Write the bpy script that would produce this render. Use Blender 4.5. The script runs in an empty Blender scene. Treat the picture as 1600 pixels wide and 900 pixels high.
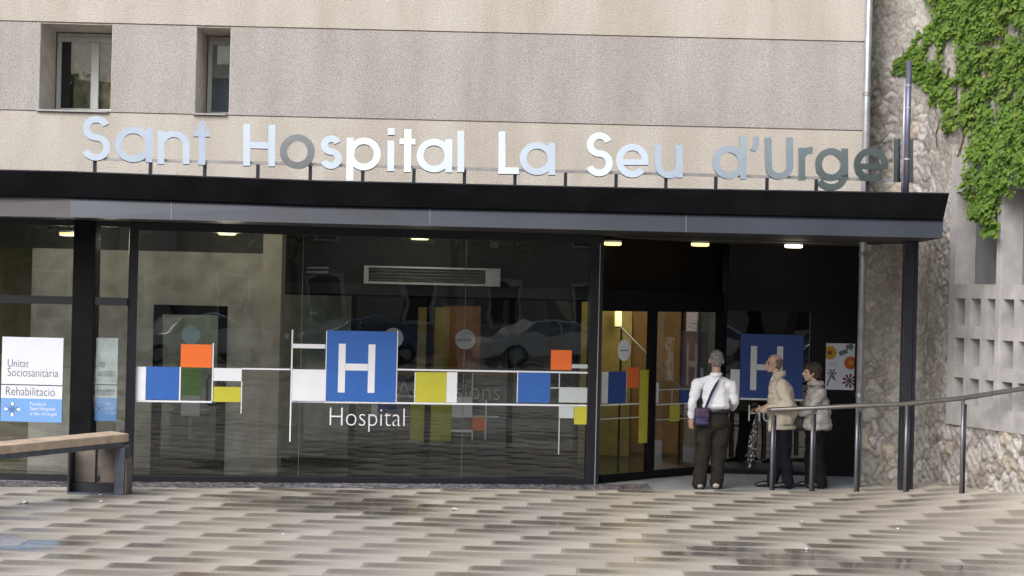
import bpy, bmesh, math, random
import numpy as np
from mathutils import Vector, Matrix, noise as mnoise

random.seed(7)
scene = bpy.context.scene
COL = scene.collection

# ------------------------------------------------------------------ camera, sky, sun, exposure
F, ROLL, CAMZ = 3500.0, 0.0243, 2.4           # focal length in pixels of a 1600 wide frame
cam = bpy.data.cameras.new('camera')
cam.sensor_width = 36.0
cam.lens = F / 1600.0 * 36.0
cam.clip_end = 2000
camo = bpy.data.objects.new('camera', cam)
COL.objects.link(camo)
camo.location = (0, 0, CAMZ)
camo.rotation_mode = 'QUATERNION'
camo.rotation_quaternion = (Matrix.Rotation(math.radians(90), 3, 'X') @ Matrix.Rotation(ROLL, 3, 'Z')).to_quaternion()
scene.camera = camo

SUN_EL, SUN_AZ = 38.0, 210.0                   # azimuth from +Y, clockwise: behind the camera, to its left
world = bpy.data.worlds.new('World')
scene.world = world
world.use_nodes = True
wn = world.node_tree
bg = wn.nodes['Background']
sky = wn.nodes.new('ShaderNodeTexSky')
sky.sky_type = 'NISHITA'
sky.sun_disc = False
sky.sun_elevation = math.radians(SUN_EL)
sky.sun_rotation = math.radians(SUN_AZ)
sky.air_density = 1.0
sky.dust_density = 4.0
hs = wn.nodes.new('ShaderNodeHueSaturation')
hs.inputs['Saturation'].default_value = 0.62
wn.links.new(sky.outputs[0], hs.inputs['Color'])
wn.links.new(hs.outputs[0], bg.inputs['Color'])
bg.inputs['Strength'].default_value = 0.14
sun = bpy.data.lights.new('sun', 'SUN')
sun.energy = 1.8
sun.angle = math.radians(40)
sun.color = (1.0, 0.985, 0.96)
suno = bpy.data.objects.new('sun', sun)
COL.objects.link(suno)
az, el = math.radians(SUN_AZ), math.radians(SUN_EL)
sdir = Vector((math.sin(az) * math.cos(el), math.cos(az) * math.cos(el), math.sin(el)))
suno.rotation_mode = 'QUATERNION'
suno.rotation_quaternion = sdir.to_track_quat('Z', 'Y')
suno.location = sdir * 60
scene.view_settings.view_transform = 'Standard'
scene.view_settings.look = 'None'
scene.view_settings.gamma = 1.0
scene.view_settings.exposure = 0.32
scene.render.engine = 'CYCLES'
scene.cycles.max_bounces = 8
scene.cycles.transparent_max_bounces = 16
scene.cycles.sample_clamp_indirect = 6

# ------------------------------------------------------------------ measuring helpers
cR, sR = math.cos(ROLL), math.sin(ROLL)
def ray(px, py):
    u, v = px - 800.0, py - 450.0
    return ((u * cR + v * sR) / F, -(-u * sR + v * cR) / F)     # X per metre of depth, Z per metre of depth
def Pd(px, py, d):
    a, b = ray(px, py)
    return Vector((a * d, d, CAMZ + b * d))
def Pz(px, py, z=0.0):
    a, b = ray(px, py)
    d = (z - CAMZ) / b
    return Vector((a * d, d, z))

class Plane:
    """an upright plane through p (X, depth) running along direction d; s measured in metres from p"""
    def __init__(self, p, d):
        self.p = Vector(p); self.d = Vector(d).normalized()
        n = Vector((-self.d.y, self.d.x))
        if n.dot(self.p) > 0: n = -n
        self.n = n
    def sz(self, px, py):
        a, b = ray(px, py)
        # a*t = p.x + s d.x ; t = p.y + s d.y
        s = (a * self.p.y - self.p.x) / (self.d.x - a * self.d.y)
        t = self.p.y + s * self.d.y
        return s, CAMZ + b * t
    def at(self, s, z, off=0.0):
        q = self.p + self.d * s + self.n * off
        return Vector((q.x, q.y, z))
    def rect(self, x0, y0, x1, y1):
        xc, yc = (x0 + x1) / 2, (y0 + y1) / 2
        return (self.sz(x0, yc)[0], self.sz(x1, yc)[0], self.sz(xc, y1)[1], self.sz(xc, y0)[1])

A2, B2 = Vector((-4.5, 26.5)), Vector((0.95, 27.6))
class BentPlane(Plane):
    """a Plane whose part before s = sc turns toward the viewer along another direction"""
    def bend(self, sc, d2):
        self.sc = sc; c = self.p + self.d * sc; self.q = Plane((c.x, c.y), d2); return self
    def sz(self, px, py):
        s, z = Plane.sz(self, px, py)
        if s < self.sc or s > 40:
            s, z = self.q.sz(px, py); s += self.sc
        return s, z
    def at(self, s, z, off=0.0):
        return Plane.at(self, s, z, off) if s >= self.sc else self.q.at(s - self.sc, z, off)
G = Plane(A2, B2 - A2)                                   # main glazing
DOORP = Plane((1.0, 27.72), (1.0, 1.28))                 # entrance door
BLK = Plane((2.9, 29.85), (1, 0))                        # dark entry wall
LEFTP = Plane((-7.5, 26.4), (1, 0.0))                    # glazing left of the thick column
W = BentPlane((4.62, 29.86), (1.0, -3.6)).bend(1.894, (1.0, -1.0))                    # rubble stone wall
INP = Plane((-2.6, 30.0), (1, 0))                        # inner glazed partition
SGN = Plane((0, 25.3), (1, 0))                           # roof sign
WALLY = 28.0

# ------------------------------------------------------------------ materials
def mk(name, col, rough=0.6, metal=0.0, var=0.12, scale=6.0, bump=0.0, bscale=60.0, spec=0.5, col2=None, coat=0.0):
    m = bpy.data.materials.new(name); m.use_nodes = True
    nt = m.node_tree; b = nt.nodes['Principled BSDF']
    b.inputs['Roughness'].default_value = rough
    b.inputs['Metallic'].default_value = metal
    b.inputs['Specular IOR Level'].default_value = spec
    b.inputs['Coat Weight'].default_value = coat
    tc = nt.nodes.new('ShaderNodeTexCoord')
    n = nt.nodes.new('ShaderNodeTexNoise'); n.inputs['Scale'].default_value = scale; n.inputs['Detail'].default_value = 5
    nt.links.new(tc.outputs['Object'], n.inputs['Vector'])
    r = nt.nodes.new('ShaderNodeValToRGB')
    c2 = col2 or tuple(c * (1 - 2 * var) for c in col)
    r.color_ramp.elements[0].color = (*c2, 1); r.color_ramp.elements[1].color = (*[min(1, c * (1 + var)) for c in col], 1)
    r.color_ramp.elements[0].position = 0.3; r.color_ramp.elements[1].position = 0.7
    nt.links.new(n.outputs['Fac'], r.inputs['Fac'])
    nt.links.new(r.outputs['Color'], b.inputs['Base Color'])
    if bump:
        n2 = nt.nodes.new('ShaderNodeTexNoise'); n2.inputs['Scale'].default_value = bscale; n2.inputs['Detail'].default_value = 6
        nt.links.new(tc.outputs['Object'], n2.inputs['Vector'])
        bp = nt.nodes.new('ShaderNodeBump'); bp.inputs['Strength'].default_value = bump; bp.inputs['Distance'].default_value = 0.02
        nt.links.new(n2.outputs['Fac'], bp.inputs['Height']); nt.links.new(bp.outputs['Normal'], b.inputs['Normal'])
    return m

def mk_glass(name, tint=(0.9, 0.95, 0.93), ior=1.5, base=0.02, rough=0.0, k=1.7):
    m = bpy.data.materials.new(name); m.use_nodes = True
    nt = m.node_tree; nt.nodes.remove(nt.nodes['Principled BSDF'])
    out = nt.nodes['Material Output']
    tr = nt.nodes.new('ShaderNodeBsdfTransparent'); tr.inputs['Color'].default_value = (*tint, 1)
    gl = nt.nodes.new('ShaderNodeBsdfGlossy'); gl.inputs['Roughness'].default_value = rough
    gl.inputs['Color'].default_value = (1, 1, 1, 1)
    fr = nt.nodes.new('ShaderNodeFresnel'); fr.inputs['IOR'].default_value = ior
    mu = nt.nodes.new('ShaderNodeMath'); mu.operation = 'MULTIPLY_ADD'; mu.inputs[1].default_value = k; mu.inputs[2].default_value = base
    nt.links.new(fr.outputs[0], mu.inputs[0])
    mx = nt.nodes.new('ShaderNodeMixShader')
    nt.links.new(mu.outputs[0], mx.inputs['Fac']); nt.links.new(tr.outputs[0], mx.inputs[1]); nt.links.new(gl.outputs[0], mx.inputs[2])
    nt.links.new(mx.outputs[0], out.inputs['Surface'])
    # slightly wavy panes
    tc = nt.nodes.new('ShaderNodeTexCoord'); n = nt.nodes.new('ShaderNodeTexNoise'); n.inputs['Scale'].default_value = 1.3
    nt.links.new(tc.outputs['Object'], n.inputs['Vector'])
    bp = nt.nodes.new('ShaderNodeBump'); bp.inputs['Strength'].default_value = 0.085; bp.inputs['Distance'].default_value = 0.02
    nt.links.new(n.outputs['Fac'], bp.inputs['Height']); nt.links.new(bp.outputs['Normal'], gl.inputs['Normal'])
    return m

def mk_emit(name, col, s):
    m = bpy.data.materials.new(name); m.use_nodes = True
    b = m.node_tree.nodes['Principled BSDF']
    b.inputs['Base Color'].default_value = (0.8, 0.8, 0.75, 1)
    b.inputs['Emission Color'].default_value = (*col, 1); b.inputs['Emission Strength'].default_value = s
    return m

def mk_render(name, light, dark, grain):
    """sprayed roughcast: fine two-tone grain, faint streaks of dirt"""
    m = bpy.data.materials.new(name); m.use_nodes = True
    nt = m.node_tree; b = nt.nodes['Principled BSDF']; b.inputs['Roughness'].default_value = 0.92
    b.inputs['Specular IOR Level'].default_value = 0.15
    tc = nt.nodes.new('ShaderNodeTexCoord')
    n1 = nt.nodes.new('ShaderNodeTexNoise'); n1.inputs['Scale'].default_value = grain; n1.inputs['Detail'].default_value = 3
    n2 = nt.nodes.new('ShaderNodeTexNoise'); n2.inputs['Scale'].default_value = 1.1; n2.inputs['Detail'].default_value = 6
    mp = nt.nodes.new('ShaderNodeMapping'); mp.inputs['Scale'].default_value = (1.6, 1, 0.5)
    nt.links.new(tc.outputs['Object'], n1.inputs['Vector'])
    nt.links.new(tc.outputs['Object'], mp.inputs['Vector']); nt.links.new(mp.outputs[0], n2.inputs['Vector'])
    r1 = nt.nodes.new('ShaderNodeValToRGB'); r1.color_ramp.elements[0].position = 0.36; r1.color_ramp.elements[1].position = 0.6
    r1.color_ramp.elements[0].color = (*dark, 1); r1.color_ramp.elements[1].color = (*light, 1)
    nt.links.new(n1.outputs['Fac'], r1.inputs['Fac'])
    r2 = nt.nodes.new('ShaderNodeValToRGB'); r2.color_ramp.elements[0].position = 0.35; r2.color_ramp.elements[1].position = 0.62
    r2.color_ramp.elements[0].color = (0.86, 0.84, 0.81, 1); r2.color_ramp.elements[1].color = (1, 1, 1, 1)
    nt.links.new(n2.outputs['Fac'], r2.inputs['Fac'])
    # rain streaks
    m3 = nt.nodes.new('ShaderNodeMapping'); m3.inputs['Scale'].default_value = (7, 1, 0.35); nt.links.new(tc.outputs['Object'], m3.inputs['Vector'])
    n3 = nt.nodes.new('ShaderNodeTexNoise'); n3.inputs['Scale'].default_value = 1.0; n3.inputs['Detail'].default_value = 5; nt.links.new(m3.outputs[0], n3.inputs['Vector'])
    r3 = nt.nodes.new('ShaderNodeMapRange'); r3.inputs['From Min'].default_value = .35; r3.inputs['From Max'].default_value = .7; r3.inputs['To Min'].default_value = 1.0; r3.inputs['To Max'].default_value = .94
    nt.links.new(n3.outputs['Fac'], r3.inputs['Value'])
    ms = nt.nodes.new('ShaderNodeVectorMath'); ms.operation = 'SCALE'; nt.links.new(r2.outputs[0], ms.inputs[0]); nt.links.new(r3.outputs[0], ms.inputs['Scale'])
    mx = nt.nodes.new('ShaderNodeMix'); mx.data_type = 'RGBA'; mx.blend_type = 'MULTIPLY'; mx.inputs['Factor'].default_value = 1
    nt.links.new(r1.outputs[0], mx.inputs['A']); nt.links.new(ms.outputs[0], mx.inputs['B'])
    nt.links.new(mx.outputs['Result'], b.inputs['Base Color'])
    bp = nt.nodes.new('ShaderNodeBump'); bp.inputs['Strength'].default_value = 0.8; bp.inputs['Distance'].default_value = 0.016
    nt.links.new(n1.outputs['Fac'], bp.inputs['Height']); nt.links.new(bp.outputs[0], b.inputs['Normal'])
    return m

def mk_attr(name, attr, rough=0.8, bump=0.3, bscale=40, spec=0.3, trans=0.0, var=0.25):
    m = bpy.data.materials.new(name); m.use_nodes = True
    nt = m.node_tree; b = nt.nodes['Principled BSDF']; b.inputs['Roughness'].default_value = rough
    b.inputs['Specular IOR Level'].default_value = spec
    at = nt.nodes.new('ShaderNodeAttribute'); at.attribute_name = attr
    tc = nt.nodes.new('ShaderNodeTexCoord'); n = nt.nodes.new('ShaderNodeTexNoise'); n.inputs['Scale'].default_value = bscale; n.inputs['Detail'].default_value = 6
    nt.links.new(tc.outputs['Object'], n.inputs['Vector'])
    r = nt.nodes.new('ShaderNodeMapRange'); r.inputs['From Min'].default_value = 0.3; r.inputs['From Max'].default_value = 0.7
    r.inputs['To Min'].default_value = 1 - var; r.inputs['To Max'].default_value = 1 + var
    nt.links.new(n.outputs['Fac'], r.inputs['Value'])
    vm = nt.nodes.new('ShaderNodeVectorMath'); vm.operation = 'SCALE'
    nt.links.new(at.outputs['Color'], vm.inputs[0]); nt.links.new(r.outputs[0], vm.inputs['Scale'])
    nt.links.new(vm.outputs[0], b.inputs['Base Color'])
    if bump:
        bp = nt.nodes.new('ShaderNodeBump'); bp.inputs['Strength'].default_value = bump; bp.inputs['Distance'].default_value = 0.02
        nt.links.new(n.outputs['Fac'], bp.inputs['Height']); nt.links.new(bp.outputs[0], b.inputs['Normal'])
    if trans:
        tl = nt.nodes.new('ShaderNodeBsdfTranslucent'); nt.links.new(vm.outputs[0], tl.inputs['Color'])
        mx = nt.nodes.new('ShaderNodeMixShader'); mx.inputs['Fac'].default_value = trans
        nt.links.new(b.outputs[0], mx.inputs[1]); nt.links.new(tl.outputs[0], mx.inputs[2])
        nt.links.new(mx.outputs[0], nt.nodes['Material Output'].inputs['Surface'])
    return m

M = {}
M['warm'] = mk_render('warm roughcast', (0.64, 0.602, 0.56), (0.43, 0.402, 0.37), 75)
M['grey'] = mk_render('grey roughcast', (0.535, 0.515, 0.505), (0.325, 0.312, 0.306), 75)
M['reveal'] = mk('reveal plaster', (0.66, 0.62, 0.56), 0.9, var=0.1, bump=0.15, spec=0.2)
M['joint'] = mk('dark joint mortar', (0.20, 0.17, 0.14), 0.95)  # dark mortar tone of the wall joints
M['winframe'] = mk('pale painted window frame', (0.66, 0.71, 0.70), 0.45, var=0.05)
M['black'] = mk('black coated metal', (0.005, 0.005, 0.007), 0.5, var=0.3, scale=3, spec=0.12)
M['blackpanel'] = mk('black composite panel', (0.009, 0.008, 0.009), 0.5, var=0.15, scale=2, spec=0.2)
M['frame'] = mk('dark anodised frame', (0.011, 0.012, 0.018), 0.4, var=0.1, scale=4, spec=0.4)
M['band'] = mk('blue grey zinc gutter', (0.022, 0.028, 0.042), 0.38, metal=0.3, var=0.16, scale=1.2, bump=0.03, bscale=7)
M['soffit'] = mk('dark soffit', (0.014, 0.013, 0.013), 0.6, var=0.1)
M['steel'] = mk('brushed stainless letter', (0.52, 0.58, 0.64), 0.17, metal=1.0, var=0.03, scale=3, bump=0.02, bscale=5)
M['railsteel'] = mk('galvanised rail', (0.36, 0.36, 0.37), 0.4, metal=0.7)
M['post'] = mk('dark blue grey steel', (0.035, 0.037, 0.052), 0.35, metal=0.5, var=0.1)
M['handsteel'] = mk('brushed steel handrail', (0.20, 0.19, 0.185), 0.38, metal=0.6, var=0.08)
M['poststeel'] = mk('grey steel baluster', (0.19, 0.19, 0.215), 0.35, metal=0.6, var=0.08)
M['pipe'] = mk('galvanised drainpipe', (0.42, 0.44, 0.48), 0.4, metal=0.5, var=0.12)
M['pole'] = mk('violet grey pole', (0.17, 0.17, 0.26), 0.35, metal=0.5, var=0.1)
M['glass'] = mk_glass('facade glass', (0.76, 0.80, 0.80), base=.02, k=1.9)
M['doorglass'] = mk_glass('door glass', (0.82, 0.85, 0.82), base=0.0, k=0.3)
M['winglass'] = mk_glass('old window glass', (0.85, 0.87, 0.87), base=0.0, k=0.9)
M['inglass'] = mk_glass('inner glass', (0.86, 0.90, 0.88))
M['dglass'] = mk_glass('dark window glass', (0.35, 0.36, 0.37), base=0.04)
M['white'] = mk('white vinyl', (0.80, 0.82, 0.88), 0.5, var=0.02)
M['blue'] = mk('blue vinyl', (0.035, 0.135, 0.47), 0.45, var=0.03)
M['navyblue'] = mk('deep blue vinyl', (0.022, 0.07, 0.30), 0.45, var=0.03)
M['orange'] = mk('orange vinyl', (0.86, 0.17, 0.03), 0.5, var=0.02)
M['yellow'] = mk('mustard yellow vinyl', (0.52, 0.50, 0.045), 0.5, var=0.03)
M['green'] = mk('leaf green vinyl', (0.12, 0.34, 0.03), 0.5, var=0.03)
M['palegrey'] = mk('pale translucent vinyl', (0.50, 0.55, 0.56), 0.5, var=0.02)
M['paleblue'] = mk('pale blue vinyl', (0.36, 0.50, 0.55), 0.5, var=0.02)
M['skyblue'] = mk('sky blue print', (0.17, 0.36, 0.72), 0.5, var=0.02)
M['ink'] = mk('dark grey ink', (0.07, 0.075, 0.10), 0.6)
M['inkblue'] = mk('navy ink', (0.03, 0.08, 0.25), 0.6)
M['signwhite'] = mk('white sign board', (0.72, 0.74, 0.84), 0.5, var=0.02)
M['concrete'] = mk('board marked concrete', (0.45, 0.43, 0.385), 0.85, var=0.16, scale=4, bump=0.25, bscale=24)
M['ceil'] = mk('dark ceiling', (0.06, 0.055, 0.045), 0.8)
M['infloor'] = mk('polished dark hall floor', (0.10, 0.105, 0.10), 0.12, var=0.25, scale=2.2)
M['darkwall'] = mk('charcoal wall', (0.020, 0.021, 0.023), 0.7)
M['wood'] = mk('orange brown wood', (0.36, 0.15, 0.04), 0.5, var=0.3, scale=3)
M['ochre'] = mk('ochre wall panel', (0.33, 0.265, 0.085), 0.6, var=0.12)
M['greenwall'] = mk('grey green wall', (0.13, 0.15, 0.125), 0.7, var=0.15)
M['metalwhite'] = mk('white enamelled metal', (0.62, 0.66, 0.66), 0.45, var=0.05)
M['grille'] = mk('grey grille', (0.12, 0.13, 0.13), 0.5)
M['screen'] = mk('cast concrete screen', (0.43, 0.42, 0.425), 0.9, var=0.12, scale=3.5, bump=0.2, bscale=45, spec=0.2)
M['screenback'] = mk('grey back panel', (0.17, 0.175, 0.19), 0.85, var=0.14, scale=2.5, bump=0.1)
M['stone'] = mk_attr('rubble stone', 'stone_col', 0.9, 0.55, 24, 0.2, var=0.22)
M['leaf'] = mk_attr('ivy leaf', 'leaf_col', 0.5, 0, 30, 0.35, trans=0.3, var=0.15)
M['lampY'] = mk_emit('warm lamp', (1.0, 0.78, 0.26), 1.5)
M['lampW'] = mk_emit('white lamp', (1.0, 0.92, 0.72), 2.2)
M['seatwood'] = mk('weathered bench timber', (0.60, 0.475, 0.35), 0.75, var=0.17, scale=5, bump=0.3, bscale=30)
M['benchsteel'] = mk('blue grey bench steel', (0.105, 0.125, 0.155), 0.5, metal=0.3, var=0.18, scale=5)
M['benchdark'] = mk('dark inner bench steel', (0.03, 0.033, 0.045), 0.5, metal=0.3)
M['benchblock'] = mk('pinkish concrete block', (0.20, 0.172, 0.152), 0.9, var=0.15, bump=0.2)
M['entryfloor'] = mk('grey entry paving', (0.30, 0.33, 0.355), 0.45, var=0.15, scale=5, bump=0.1)

# ------------------------------------------------------------------ mesh helpers
class MB:
    def __init__(self): self.v = []; self.f = []; self.cols = None
    def add(self, vs, fs):
        k = len(self.v); self.v += [tuple(x) for x in vs]; self.f += [tuple(i + k for i in f) for f in fs]
    def quad(self, a, b, c, d): self.add([a, b, c, d], [(0, 1, 2, 3)])
    def hexa(self, b, t):
        """b, t: 4 bottom and 4 top corners in the same order"""
        self.add(list(b) + list(t), [(3, 2, 1, 0), (4, 5, 6, 7), (0, 1, 5, 4), (1, 2, 6, 5), (2, 3, 7, 6), (3, 0, 4, 7)])
    def box(self, x0, x1, y0, y1, z0, z1):
        self.hexa([(x0, y0, z0), (x1, y0, z0), (x1, y1, z0), (x0, y1, z0)], [(x0, y0, z1), (x1, y0, z1), (x1, y1, z1), (x0, y1, z1)])
    def pbox(self, P, s0, s1, z0, z1, o0, o1):
        """box on a Plane: s range, z range, offset range (positive = toward the camera)"""
        q = [P.at(s0, 0, o1), P.at(s1, 0, o1), P.at(s1, 0, o0), P.at(s0, 0, o0)]
        self.hexa([(p.x, p.y, z0) for p in q], [(p.x, p.y, z1) for p in q])
    def pquad(self, P, s0, s1, z0, z1, o):
        self.quad(P.at(s0, z0, o), P.at(s1, z0, o), P.at(s1, z1, o), P.at(s0, z1, o))
    def tube(self, pts, r, n=12, caps=True):
        pts = [Vector(p) for p in pts]
        rs = r if isinstance(r, (list, tuple)) else [r] * len(pts)
        k = len(self.v); up = Vector((0.13, 0.31, 0.94))
        for i, p in enumerate(pts):
            t = (pts[min(i + 1, len(pts) - 1)] - pts[max(i - 1, 0)]).normalized()
            a = t.cross(up)
            if a.length < 1e-3: a = t.cross(Vector((1, 0, 0)))
            a.normalize(); b = t.cross(a)
            for j in range(n):
                w = 2 * math.pi * j / n
                self.v.append(tuple(p + (a * math.cos(w) + b * math.sin(w)) * rs[i]))
        for i in range(len(pts) - 1):
            for j in range(n):
                q = k + i * n + j; q2 = k + i * n + (j + 1) % n
                self.f.append((q, q2, q2 + n, q + n))
        if caps:
            self.f.append(tuple(k + j for j in range(n))[::-1]); self.f.append(tuple(k + (len(pts) - 1) * n + j for j in range(n)))
    def disc(self, P, s, z, r, o, n=36):
        self.add([P.at(s + r * math.cos(2 * math.pi * i / n), z + r * math.sin(2 * math.pi * i / n), o) for i in range(n)], [tuple(range(n))])
    def build(self, name, mat, parent=None, smooth=False, bevel=0.0, shadefix=True):
        me = bpy.data.meshes.new(name); me.from_pydata(self.v, [], self.f); me.update()
        if shadefix and len(self.f) < 20000:
            bm = bmesh.new(); bm.from_mesh(me); bmesh.ops.recalc_face_normals(bm, faces=bm.faces); bm.to_mesh(me); bm.free()
        if mat: me.materials.append(mat)
        if smooth: me.polygons.foreach_set('use_smooth', [True] * len(me.polygons))
        return link(name, me, parent, bevel)
def link(name, me, parent=None, bevel=0.0):
    o = bpy.data.objects.new(name, me); COL.objects.link(o)
    if parent is not None:
        o.parent = parent
        o.matrix_parent_inverse = Matrix.Translation(-parent.location) if parent.parent is None else Matrix.Identity(4)
    if bevel:
        b = o.modifiers.new('bevel', 'BEVEL'); b.width = bevel; b.segments = 2; b.limit_method = 'ANGLE'
    return o
def tag(o, label=None, cat=None, group=None, kind=None):
    if label: o['label'] = label
    if cat: o['category'] = cat
    if group: o['group'] = group
    if kind: o['kind'] = kind
    return o
def thing(name, loc, label, cat, group=None):
    o = bpy.data.objects.new(name, None); COL.objects.link(o); o.location = loc
    o.empty_display_size = 0.2
    return tag(o, label, cat, group)
def one(fn, name, mat, parent=None, **k):
    m = MB(); fn(m); return m.build(name, mat, parent, **k)

_FONT = None
def text_mesh(body, thin=0.0):
    cu = bpy.data.curves.new('lettering', 'FONT'); cu.body = body; cu.size = 1.0; cu.offset = thin; cu.resolution_u = 4
    o = bpy.data.objects.new('lettering', cu); COL.objects.link(o)
    dg = bpy.context.evaluated_depsgraph_get()
    me = bpy.data.meshes.new_from_object(o.evaluated_get(dg))
    bpy.data.objects.remove(o); bpy.data.curves.remove(cu)
    return me
def text_on(P, body, x0, y0, x1, y1, off, mat, parent, name='lettering', thin=0.0):
    """lettering whose bounding box fills the pixel box, lying on plane P"""
    me = text_mesh(body, thin)
    co = [v.co.copy() for v in me.vertices]
    ax, bx = min(c.x for c in co), max(c.x for c in co); ay, by = min(c.y for c in co), max(c.y for c in co)
    s0, s1, z0, z1 = P.rect(x0, y0, x1, y1)
    for v, c in zip(me.vertices, co):
        v.co = P.at(s0 + (c.x - ax) / (bx - ax) * (s1 - s0), z0 + (c.y - ay) / (by - ay) * (z1 - z0), off)
    me.materials.clear(); me.materials.append(mat); me.name = name
    return link(name, me, parent)

# ------------------------------------------------------------------ ground
def ramp_h(x, y):
    t = max(0.0, x - 3.7); k = min(max((y - 22.8) / 2.4, 0.0), 1.0)
    return 0.10 * t * t / (t + 0.35) * k * k * (3 - 2 * k)
def plaza_material():
    m = bpy.data.materials.new('wet stone slabs'); m.use_nodes = True
    nt = m.node_tree; b = nt.nodes['Principled BSDF']; L = nt.links.new
    def math_(op, a, bb=None, c=None):
        n = nt.nodes.new('ShaderNodeMath'); n.operation = op
        for i, v in enumerate((a, bb, c)):
            if v is None: continue
            if isinstance(v, (int, float)): n.inputs[i].default_value = v
            else: L(v, n.inputs[i])
        return n.outputs[0]
    tc = nt.nodes.new('ShaderNodeTexCoord')
    mp = nt.nodes.new('ShaderNodeMapping'); mp.inputs['Rotation'].default_value = (0, 0, math.radians(1.5))
    L(tc.outputs['Object'], mp.inputs['Vector'])
    sx = nt.nodes.new('ShaderNodeSeparateXYZ'); L(mp.outputs[0], sx.inputs[0])
    v = math_('DIVIDE', sx.outputs['Y'], 0.48); row = math_('FLOOR', v); fv = math_('FRACT', v)
    u0 = math_('DIVIDE', sx.outputs['X'], 0.91); u = math_('ADD', u0, math_('MULTIPLY', row, -0.285))
    cell = math_('FLOOR', u); fu = math_('FRACT', u)
    cx = nt.nodes.new('ShaderNodeCombineXYZ'); L(cell, cx.inputs[0]); L(row, cx.inputs[1])
    wnz = nt.nodes.new('ShaderNodeTexWhiteNoise'); wnz.noise_dimensions = '2D'; L(cx.outputs[0], wnz.inputs['Vector'])
    rnd = wnz.outputs['Value']
    n1 = nt.nodes.new('ShaderNodeTexNoise'); n1.inputs['Scale'].default_value = 0.28; n1.inputs['Detail'].default_value = 3; L(tc.outputs['Object'], n1.inputs['Vector'])
    n2 = nt.nodes.new('ShaderNodeTexNoise'); n2.inputs['Scale'].default_value = 5.0; n2.inputs['Detail'].default_value = 6; L(tc.outputs['Object'], n2.inputs['Vector'])
    n3 = nt.nodes.new('ShaderNodeTexNoise'); n3.inputs['Scale'].default_value = 70.0; n3.inputs['Detail'].default_value = 4; L(tc.outputs['Object'], n3.inputs['Vector'])
    # dark facade reflection painted at each slab's left end, fading right and frontward
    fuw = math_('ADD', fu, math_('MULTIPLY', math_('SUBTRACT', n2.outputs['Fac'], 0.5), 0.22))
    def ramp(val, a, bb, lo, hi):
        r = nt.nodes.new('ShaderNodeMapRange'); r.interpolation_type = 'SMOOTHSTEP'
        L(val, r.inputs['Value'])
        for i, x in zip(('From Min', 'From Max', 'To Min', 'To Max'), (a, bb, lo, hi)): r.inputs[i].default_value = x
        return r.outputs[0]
    refl_u = math_('MULTIPLY', ramp(fuw, 0.15, 1.0, 1, 0.0), ramp(fu, 0.0, 0.05, 0.4, 1.0))
    refl_v = math_('MULTIPLY', ramp(fv, 0.02, 0.5, 0.1, 1.0), ramp(fv, 0.85, 1.0, 1.0, 0.55))
    wet = math_('MULTIPLY', math_('MULTIPLY', refl_u, refl_v), math_('ADD', math_('MULTIPLY', rnd, 0.45), 0.62))  # wet carries this painted reflection; real wet pools join below
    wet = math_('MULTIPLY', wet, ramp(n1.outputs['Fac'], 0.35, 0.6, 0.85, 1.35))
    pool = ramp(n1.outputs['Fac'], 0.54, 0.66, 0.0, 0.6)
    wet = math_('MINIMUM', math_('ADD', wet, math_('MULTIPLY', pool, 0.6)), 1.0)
    joint = math_('MAXIMUM', ramp(fv, 0.0, 0.035, 1, 0), ramp(fu, 0.0, 0.012, 1, 0))
    pale_tone = nt.nodes.new('ShaderNodeValToRGB'); e = pale_tone.color_ramp.elements
    e[0].color = (0.45, 0.408, 0.355, 1); e[1].color = (0.57, 0.525, 0.468, 1); L(rnd, pale_tone.inputs['Fac'])
    wet_refl = nt.nodes.new('ShaderNodeValToRGB'); e = wet_refl.color_ramp.elements  # dark tone for the painted reflection and the real pools
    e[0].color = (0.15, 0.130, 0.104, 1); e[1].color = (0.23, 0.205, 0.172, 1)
    L(wnz.outputs['Color'], wet_refl.inputs['Fac'])
    mx = nt.nodes.new('ShaderNodeMix'); mx.data_type = 'RGBA'; L(wet, mx.inputs['Factor']); L(pale_tone.outputs[0], mx.inputs['A']); L(wet_refl.outputs[0], mx.inputs['B'])
    mj = nt.nodes.new('ShaderNodeMix'); mj.data_type = 'RGBA'; L(math_('MULTIPLY', joint, 0.7), mj.inputs['Factor']); L(mx.outputs['Result'], mj.inputs['A']); mj.inputs['B'].default_value = (0.10, 0.09, 0.08, 1)
    sp = nt.nodes.new('ShaderNodeMix'); sp.data_type = 'RGBA'; sp.blend_type = 'MULTIPLY'; sp.inputs['Factor'].default_value = 1
    rr = nt.nodes.new('ShaderNodeMapRange'); L(n3.outputs['Fac'], rr.inputs['Value']); rr.inputs['From Min'].default_value = .3; rr.inputs['From Max'].default_value = .7; rr.inputs['To Min'].default_value = .76; rr.inputs['To Max'].default_value = 1.16
    L(mj.outputs['Result'], sp.inputs['A']); L(rr.outputs[0], sp.inputs['B'])
    L(sp.outputs['Result'], b.inputs['Base Color'])
    ro = math_('ADD', math_('MULTIPLY', wet, -0.16), 0.42)
    ro = math_('SUBTRACT', ro, math_('MULTIPLY', pool, 0.42))
    L(ro, b.inputs['Roughness'])
    b.inputs['Specular IOR Level'].default_value = 0.22
    # slabs are slightly dished and tilted
    hgt = math_('ADD', math_('MULTIPLY', fu, math_('MULTIPLY', rnd, 0.012)), math_('MULTIPLY', n2.outputs['Fac'], 0.006))
    hgt = math_('SUBTRACT', hgt, math_('MULTIPLY', joint, 0.004))
    bp = nt.nodes.new('ShaderNodeBump'); bp.inputs['Strength'].default_value = 0.6; bp.inputs['Distance'].default_value = 1.0
    L(hgt, bp.inputs['Height']); L(bp.outputs[0], b.inputs['Normal'])
    return m
M['plaza'] = plaza_material()

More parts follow.
